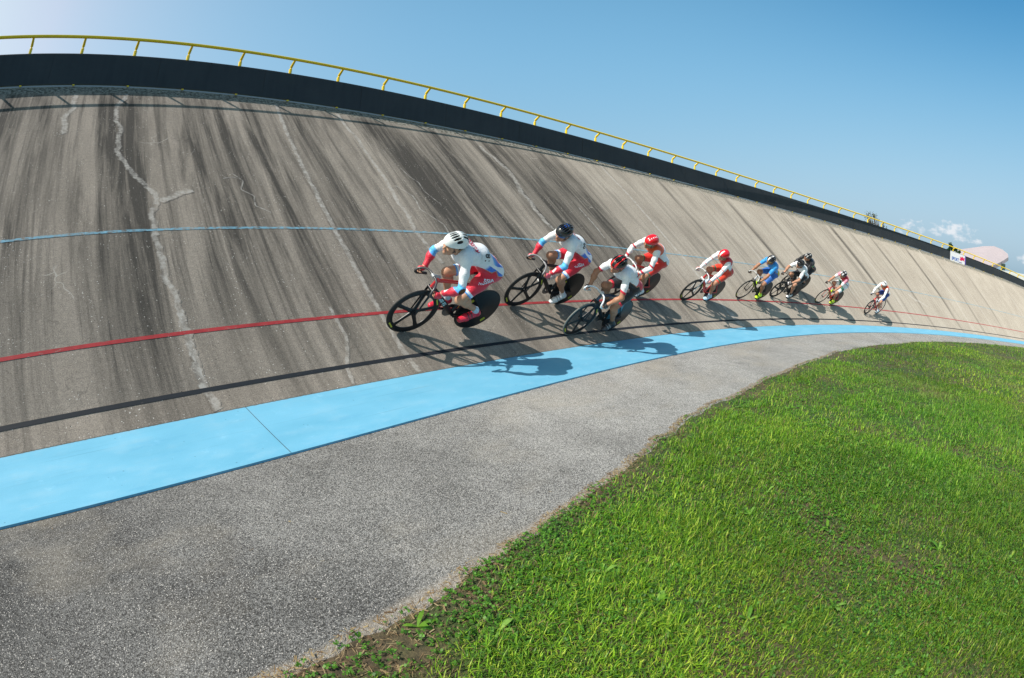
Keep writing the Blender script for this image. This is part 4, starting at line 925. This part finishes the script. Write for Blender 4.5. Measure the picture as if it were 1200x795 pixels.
# ------------------------------------------------------------------ banner on the barrier
def cyl_at(s, o_, z): return at(s, OW+.03+o_, z)
sA = float(np.interp(1113.2, [1108, 1152], [28, 32])); 
s1, s2 = 28.42, 29.98; nb = 8
ban = link('banner', None, label='small white banner with blue lettering and a red emblem fixed to the dark barrier', cat='banner')
cb = cyl_at((s1+s2)/2, -.05, (ZW0+ZW1)/2); ban.location = tuple(cb)
def bpt(u, w, d=-.04):   # u 0..1 left to right, w 0..1 bottom to top
    return cyl_at(s1+(s2-s1)*u, d, ZW0-.02+(ZW1-ZW0+.04)*w)-cb
V = [bpt(i/nb, w, d) for d in (-.04, -.02) for i in range(nb+1) for w in (0, 1)]; F = []
n = (nb+1)*2
for i in range(nb): F += [(i*2, i*2+1, i*2+3, i*2+2), (n+i*2, n+i*2+2, n+i*2+3, n+i*2+1), (i*2+1, n+i*2+1, n+i*2+3, i*2+3), (i*2, i*2+2, n+i*2+2, n+i*2)]
F += [(0, n, n+1, 1), (nb*2, nb*2+1, n+nb*2+1, n+nb*2)]
sheet = link('sheet', mesh('sheet', V, F, cmat((.72, .74, .78), .6, 0), smooth=False), ban)
wid, hei = float(np.linalg.norm(bpt(1, .5)-bpt(0, .5))), float(np.linalg.norm(bpt(.5, 1)-bpt(.5, 0)))
def bannertext(t, u, w, size, col, nm):
    v2, f2 = text_mesh(t, size, .035); link(nm, mesh(nm, [bpt(u+x/wid, w+y/hei, -.044) for x, y in v2], f2, cmat(col, .6, 0), smooth=False), ban)
bannertext('SPORT', .32, .28, .27, (.01, .10, .42), 'lettering'); bannertext('evolution', .66, .13, .10, (.10, .05, .25), 'lettering')
em = [(.60, .36), (.66, .60), (.60, .72), (.74, .68), (.80, .80), (.84, .68), (.96, .70), (.90, .52), (.95, .36), (.80, .42), (.72, .32)]
link('emblem', mesh('emblem', [bpt(u, w, -.044) for u, w in em], [tuple(range(len(em)))], cmat((.65, .01, .09), .6, 0), smooth=False), ban)
link('border', mesh('border', [bpt(u, w, -.043) for u, w in ((.955, 0), (1, 0), (1, 1), (.955, 1))], [(0, 1, 2, 3)], cmat((.12, .06, .45), .6, 0), smooth=False), ban)

# ------------------------------------------------------------------ building with tilted canopy roof, behind the far end
def dirp(az, el, D):
    a, e = math.radians(az), math.radians(el); return np.array([D*math.sin(a), D*math.cos(a), CAM_H+D*math.tan(e)])
bld = link('pavilion', None, label='pavilion with a pale pinkish tilted canopy roof beyond the barrier at the far right', cat='building'); bb = dirp(58, 0, 62); bb[2] = -.4; bld.location = tuple(bb)
ctl = [(52.6, 5.35, 57), (53.6, 5.72, 60), (55, 6.05, 63), (56.5, 6.40, 66), (57.9, 6.58, 68), (59.0, 6.38, 68.5), (59.75, 6.02, 68), (59.85, 5.72, 66.5), (59.3, 5.35, 63), (58.6, 4.95, 59), (57.9, 4.62, 56), (56.6, 4.45, 54), (55, 4.5, 53.5), (53.5, 4.8, 54)]
top = [dirp(*c)-bb for c in ctl]; cen = sum(top)/len(top)+np.array([0, 0, .12]); n = len(top)
V = []; rings = (1., .88, .72, .5, .25)
for r in rings: V += [cen+(p-cen)*r+np.array([0, 0, .04*(1-r)+(.04 if abs(r-.72) < .01 else 0)]) for p in top]
V += [cen+np.array([0, 0, .06])]+[p+np.array([0, 0, -.42]) for p in top]; m = len(rings)
F = [(j*n+i, j*n+(i+1) % n, (j+1)*n+(i+1) % n, (j+1)*n+i) for j in range(m-1) for i in range(n)]+[((m-1)*n+i, (m-1)*n+(i+1) % n, m*n) for i in range(n)]
b0 = m*n+1; F += [(i, b0+i, b0+(i+1) % n, (i+1) % n) for i in range(n)]+[tuple(b0+i for i in range(n))]
def roofm():
    mm, t, b = mat('canopy_shingle'); g = G(t); o = g.obj(); w = g.n('ShaderNodeTexWave'); g.put(w.inputs[0], o); w.inputs['Scale'].default_value = .55; w.inputs['Distortion'].default_value = .6
    c = g.mix(w.outputs[1], (.36, .30, .31), (.47, .41, .42)); c = g.mix(g.map(g.noise(o, .9, 5), .4, .7), c, (.38, .33, .34)); g.put(b.inputs['Base Color'], c); b.inputs['Roughness'].default_value = .8; return mm
link('roof', mesh('roof', V, F, roofm(), smooth=False), bld)
mb = MB(); p1 = dirp(59.35, 0, 62)-bb; p2 = dirp(59.0, 0, 60)-bb
mb.box(((p1+p2)/2+np.array([0, 0, 2.6]))*1., (.55, .55, 5.3), rotz(-.9)); mb.build('pillar', simple('dark_green_paint', (.01, .035, .03), .5), bld, False)
mb = MB()
for az0, az1, e0, e1, D in ((56.2, 70, 4.25, 4.25, 60),):
    a, b = dirp(az0, e0, D)-bb, dirp(az1, e1, D)-bb; a2 = dirp(az0, e0, D+8)-bb; b2 = dirp(az1, e1, D+8)-bb
    V = [a, b, b2, a2]; V = [np.array([v[0], v[1], 0.]) for v in V]+[np.array([v[0], v[1], a[2]]) for v in V]
    mb.add(V, [(0, 1, 5, 4), (1, 2, 6, 5), (2, 3, 7, 6), (3, 0, 4, 7), (4, 5, 6, 7)])
mb.build('wall', simple('pale_render', (.48, .50, .50), .9, noise=.12, nscale=1.5), bld, False)

# ------------------------------------------------------------------ trees and shrubs behind the barrier
def leaf_cloud(cent, rad, nleaf, size, seed, cols, flat=1.):
    r = np.random.default_rng(seed); C0 = r.integers(0, len(cent), nleaf); d = r.normal(size=(nleaf, 3)); d /= np.linalg.norm(d, axis=1)[:, None]; rr = r.random(nleaf)**.45
    P = np.array(cent)[C0]+d*rr[:, None]*np.array(rad)[C0][:, None]*[1, 1, flat]; a = r.normal(size=(nleaf, 3)); a /= np.linalg.norm(a, axis=1)[:, None]; b = np.cross(a, r.normal(size=(nleaf, 3))); b /= np.linalg.norm(b, axis=1)[:, None]
    s = size*(.6+.8*r.random(nleaf))[:, None]; V = np.stack([P-a*s, P+b*s*.45, P+a*s, P-b*s*.45], 1).reshape(-1, 3); F = np.arange(nleaf*4).reshape(-1, 4)
    col = np.array(cols)[r.integers(0, len(cols), nleaf)]*(.7+.6*r.random(nleaf))[:, None]; return V, F, np.repeat(col, 4, 0)
def tree(name, label, cat, az, D, el_top, el_low, spread, nclump, nleaf, leafsize, cols, seed, group=None, sparse=.5, conical=False):
    r = np.random.default_rng(seed); base = dirp(az, 0, D); base[2] = -.4; H = D*math.tan(math.radians(el_top))+CAM_H+.4; H0 = D*math.tan(math.radians(el_low))+CAM_H+.4
    root = link(name, None, label=label, cat=cat, group=group); root.location = tuple(base)
    mb = MB(); tip = np.array([r.normal()*.2, r.normal()*.2, H*.92]); mb.tube([(0, 0, 0), tip*.4+[.1, 0, 0], tip*.75, tip], [.035*H*.5, .025*H*.5, .012*H*.5, .02], 8)
    cen, rad = [], []
    for i in range(nclump):
        t = r.random(); z = H0+(H-H0)*t; w = spread*(1-t*.9 if conical else math.sqrt(max(.05, 1-(2*t-1)**2*.9))); a = r.random()*6.28; p = np.array([math.cos(a)*w*r.random()**.5, math.sin(a)*w*r.random()**.5, z]); q = tip*min(.9, z/H*.8)
        mb.tube([q, (q+p)/2+[0, 0, .1], p], [.05, .035, .015], 5); cen.append(p); rad.append((H-H0)*.16*(.7+.6*r.random())*sparse*2)
    mb.build('trunk', simple('bark', (.10, .075, .055), .9), root); V, F, c = leaf_cloud(cen, rad, nleaf, leafsize, seed, cols)
    link('crown', mesh('crown', V, F, M_LEAF, smooth=False, attrs={'Col': c}), root)
tree('young_tree', 'thin sparse treetop showing above the handrail left of the clouds', 'tree', 41.9, 34, 8.45, 6.9, .62, 20, 240, .055, [(.05, .075, .03), (.09, .11, .05), (.07, .06, .03)], 3, sparse=.6)
tree('young_tree', 'low sparse treetop just right of the taller thin one, behind the handrail', 'tree', 43.3, 35, 7.45, 6.5, .5, 10, 90, .055, [(.05, .075, .03), (.08, .1, .05)], 5, sparse=.6)
tree('conifer', 'small dark green conifer top behind the white banner', 'tree', 52.15, 46, 6.05, 5.0, .42, 14, 1500, .08, [(.015, .05, .02), (.03, .09, .03)], 8, sparse=.7, conical=True)
tree('shrub', 'dark green shrub between the conifer and the pavilion roof', 'shrub', 52.75, 47, 5.62, 5.0, .6, 8, 900, .08, [(.02, .06, .02), (.04, .10, .03)], 9, sparse=.7)

# ------------------------------------------------------------------ grass
def bare(s): return .26*np.exp(-((s+2.95)/.5)**2)*(.6+.8*vnoise(s+40, s*0+3, 2.5, 77))+.16*np.exp(-((s+1.1)/.5)**2)*vnoise(s+40, s*0+3, 3., 79)+.10*np.exp(-((s-3.2)/1.2)**2)*vnoise(s+40, s*0+3, 3., 78)
def lawn():
    r = np.random.default_rng(11); Vs, Fs, Cs = [], [], []; base = 0
    G0 = np.array([(.075, .21, .016), (.105, .28, .018), (.17, .38, .022), (.05, .155, .022), (.27, .44, .05)]); DRY = np.array([(.28, .22, .10), (.22, .17, .08)])
    tiers = [(.9, 2.6, 18000, 1.15, 1), (2.6, 5., 10000, 1.4, 1), (5., 9.5, 4200, 1.9, 0), (9.5, 18., 900, 3.6, 0), (18., 34., 220, 6.0, 0)]
    for r0, r1, dens, sz, fine in tiers:
        a0, a1 = math.radians(-42), math.radians(100); n = int((a1-a0)/2*(r1*r1-r0*r0)*dens)
        rad = np.sqrt(r.random(n)*(r1*r1-r0*r0)+r0*r0); az = a0+(a1-a0)*r.random(n); x, y = rad*np.sin(az), rad*np.cos(az)
        s, off = offset_of(x, y); e = rim+edge_w(s)-off-bare(s)      # metres inside the lawn, less the bare earth
        pn = vnoise(x+50, y+50, 1.1, 21)*.6+vnoise(x+50, y+50, 3.1, 22)*.4; clump = vnoise(x+50, y+50, 7, 23)
        keep = (e > .0)&(r.random(n) < np.clip(.12+e*2.6, 0, 1)*np.clip(.55+1.9*(pn-.18), .5, 1)); x, y, e, pn, clump, s = x[keep], y[keep], e[keep], pn[keep], clump[keep], s[keep]; n = len(x)
        hgt = (.015+.046*r.random(n)**2.2)*(.55+.9*pn)*np.clip(.45+e*1.5, 0, 1)*(1+.65*np.clip((clump-.5)*5, 0, 1)); hgt *= 1+.02*(sz-1)
        wdt = (.0017+.0022*r.random(n))*sz; broad = r.random(n) < .10; wdt[broad] *= 2.0; hgt[broad] *= .95
        ph = r.random(n)*6.283; lean = (.3+1.35*r.random(n)); dx, dy = np.cos(ph), np.sin(ph); px, py = -dy, dx; z0 = np.full(n, -.004)
        lx = hgt*np.sin(lean*.5); lz = hgt*.5*np.cos(lean*.5); mx, my, mz = x+dx*lx*.5, y+dy*lx*.5, z0+lz; tx, ty, tz = x+dx*(lx*.5+hgt*.5*np.sin(lean*1.25)), y+dy*(lx*.5+hgt*.5*np.sin(lean*1.25)), z0+lz+hgt*.5*np.cos(lean*1.25)
        st = lambda a, b, c: np.stack([a, b, c], -1)
        if fine:
            V = np.stack([st(x-px*wdt*.5, y-py*wdt*.5, z0), st(x+px*wdt*.5, y+py*wdt*.5, z0), st(mx+px*wdt*.5, my+py*wdt*.5, mz), st(mx-px*wdt*.5, my-py*wdt*.5, mz), st(tx, ty, tz), st(tx+px*.0004, ty+py*.0004, tz)], 1)
            i = np.arange(n)[:, None]*6; F = np.concatenate([i+[0, 1, 2, 3], i+[3, 2, 5, 4]]); nv = 6
        else:
            V = np.stack([st(x-px*wdt*.5, y-py*wdt*.5, z0), st(x+px*wdt*.5, y+py*wdt*.5, z0), st(tx+px*wdt*.2, ty+py*wdt*.2, tz), st(tx-px*wdt*.2, ty-py*wdt*.2, tz)], 1); i = np.arange(n)[:, None]*4; F = i+[0, 1, 2, 3]; nv = 4
        c = G0[r.integers(0, 5, n)]*(.80+.62*r.random(n))[:, None]; tone = np.clip((vnoise(x+9, y+90, .8, 31)-.5)*1.6+.5, 0, 1)[:, None]; c = c*(1-tone)+c*[1.5, 1.15, 1.2]*tone; t2 = np.clip((vnoise(x+70, y+20, .55, 33)-.62)*4, 0, 1)[:, None]*np.clip(e/2-.3, 0, 1)[:, None]; c = c*(1-.55*t2)+np.array([.30, .33, .10])*.55*t2; t3 = np.clip((vnoise(x+20, y+20, .7, 35)-.55)*4, 0, 1)[:, None]; c = c*(1-.30*t3)
        dry = r.random(n) < np.clip(.045+.16*(pn < .27)+.8*np.exp(-e*11), 0, .9); c[dry] = DRY[r.integers(0, 2, dry.sum())]*(.7+.6*r.random(dry.sum()))[:, None]
        Vs.append(V.reshape(-1, 3)); Fs.append(F+base); Cs.append(np.repeat(c, nv, 0)); base += len(x)*nv
        # clover and small broad leaves lying flat
        if r1 < 12:
            n = int((a1-a0)/2*(r1*r1-r0*r0)*dens*.13); rad = np.sqrt(r.random(n)*(r1*r1-r0*r0)+r0*r0); az = a0+(a1-a0)*r.random(n); x, y = rad*np.sin(az), rad*np.cos(az); s, off = offset_of(x, y); e = rim+edge_w(s)-off; cl = vnoise(x+50, y+50, 1.9, 41)
            keep = (e > .01)&(r.random(n) < np.clip((cl-.3)*2.2, .1, 1)); x, y, e = x[keep], y[keep], e[keep]; n = len(x)
            R0 = (.0045+.005*r.random(n))*math.sqrt(sz); z = .0+.020*r.random(n)*np.clip(e*6, .2, 1); ph = r.random(n)*6.28
            for q in range(3):
                a = ph+q*2.094; cx, cy = x+np.cos(a)*R0*.8, y+np.sin(a)*R0*.8; t1, t2 = r.normal(0, .35, n), r.normal(0, .35, n); ux, uy = np.cos(a), np.sin(a)
                V = np.stack([st(cx-ux*R0*.8, cy-uy*R0*.8, z-R0*t1), st(cx-uy*R0*.75, cy+ux*R0*.75, z+R0*t2), st(cx+ux*R0*.8, cy+uy*R0*.8, z+R0*t1), st(cx+uy*R0*.75, cy-ux*R0*.75, z-R0*t2)], 1)
                Vs.append(V.reshape(-1, 3)); Fs.append(np.arange(n)[:, None]*4+[0, 1, 2, 3]+base); base += n*4
                c = np.array([(.085, .23, .02), (.11, .28, .03), (.05, .15, .02)])[r.integers(0, 3, n)]*(.8+.4*r.random(n))[:, None]; Cs.append(np.repeat(c, 4, 0))
    # dry straw and dead leaves on the bare edge and a few on the asphalt
    n = 9000; s = r.uniform(-5, 8, n); o_ = rim+edge_w(s)+.03-r.random(n)**1.5*(.06+bare(s)*1.2); loose = r.random(n) < .012; o_[loose] = r.uniform(-1.6, -.05, loose.sum())
    c0 = at(s, o_, 0*s); c0[:, 2] = np.where(loose | (o_ > rim+edge_w(s)), -.019, -.006)+.004*r.random(n); a = r.random(n)*6.28; L = (.006+.016*r.random(n))[:, None]; w = (.0007+.0009*r.random(n))[:, None]*np.where(r.random(n) < .12, 3., 1.)[:, None]
    d = np.stack([np.cos(a), np.sin(a), r.normal(0, .12, n)], 1); q_ = np.stack([-np.sin(a), np.cos(a), 0*a], 1)
    Vs.append(np.stack([c0-d*L-q_*w, c0-d*L+q_*w, c0+d*L+q_*w, c0+d*L-q_*w], 1).reshape(-1, 3)); Fs.append(np.arange(n)[:, None]*4+[0, 1, 2, 3]+base); base += n*4
    Cs.append(np.repeat(np.array([(.42, .31, .17), (.30, .20, .11), (.50, .40, .24), (.16, .10, .06)])[r.integers(0, 4, n)], 4, 0))
    # broad-leaved weeds: rosettes of long strap leaves
    n = 420; rad = np.sqrt(r.random(n)*(9.*9-1.)+1.); az = math.radians(-40)+math.radians(135)*r.random(n); x, y = rad*np.sin(az), rad*np.cos(az); s, off = offset_of(x, y); ok = rim-off > .15; x, y = x[ok], y[ok]
    V, F, C = [], [], []
    for xx, yy in zip(x, y):
        for q in range(r.integers(4, 8)):
            a = r.random()*6.28; L = .05+.07*r.random(); w = .006+.007*r.random(); el = .25+.7*r.random(); d = np.array([math.cos(a), math.sin(a), 0]); p = np.array([-d[1], d[0], 0]); b = len(V); o = np.array([xx, yy, -.004])
            rows = [(0, .3), (.35, .9), (.7, 1.), (1., .15)]
            for t, wf in rows:
                c = o+d*L*t*math.cos(el)+np.array([0, 0, 1])*L*(math.sin(el)*t-.45*t*t); V += [c-p*w*wf, c+p*w*wf]
            F += [(b+2*i, b+2*i+1, b+2*i+3, b+2*i+2) for i in range(3)]; cc = np.array([(.15, .32, .03), (.11, .27, .025), (.22, .40, .07)])[r.integers(0, 3)]; C += [cc]*8
    Vs.append(np.array(V)); Fs.append(np.array(F)+base); Cs.append(np.array(C)); base += len(V)
    link('grass', mesh('grass', np.concatenate(Vs), np.concatenate(Fs), M_LEAF, smooth=False, attrs={'Col': np.concatenate(Cs)}), kind='stuff', label='green lawn of grass, clover and small weeds on the infield', cat='grass')
lawn()
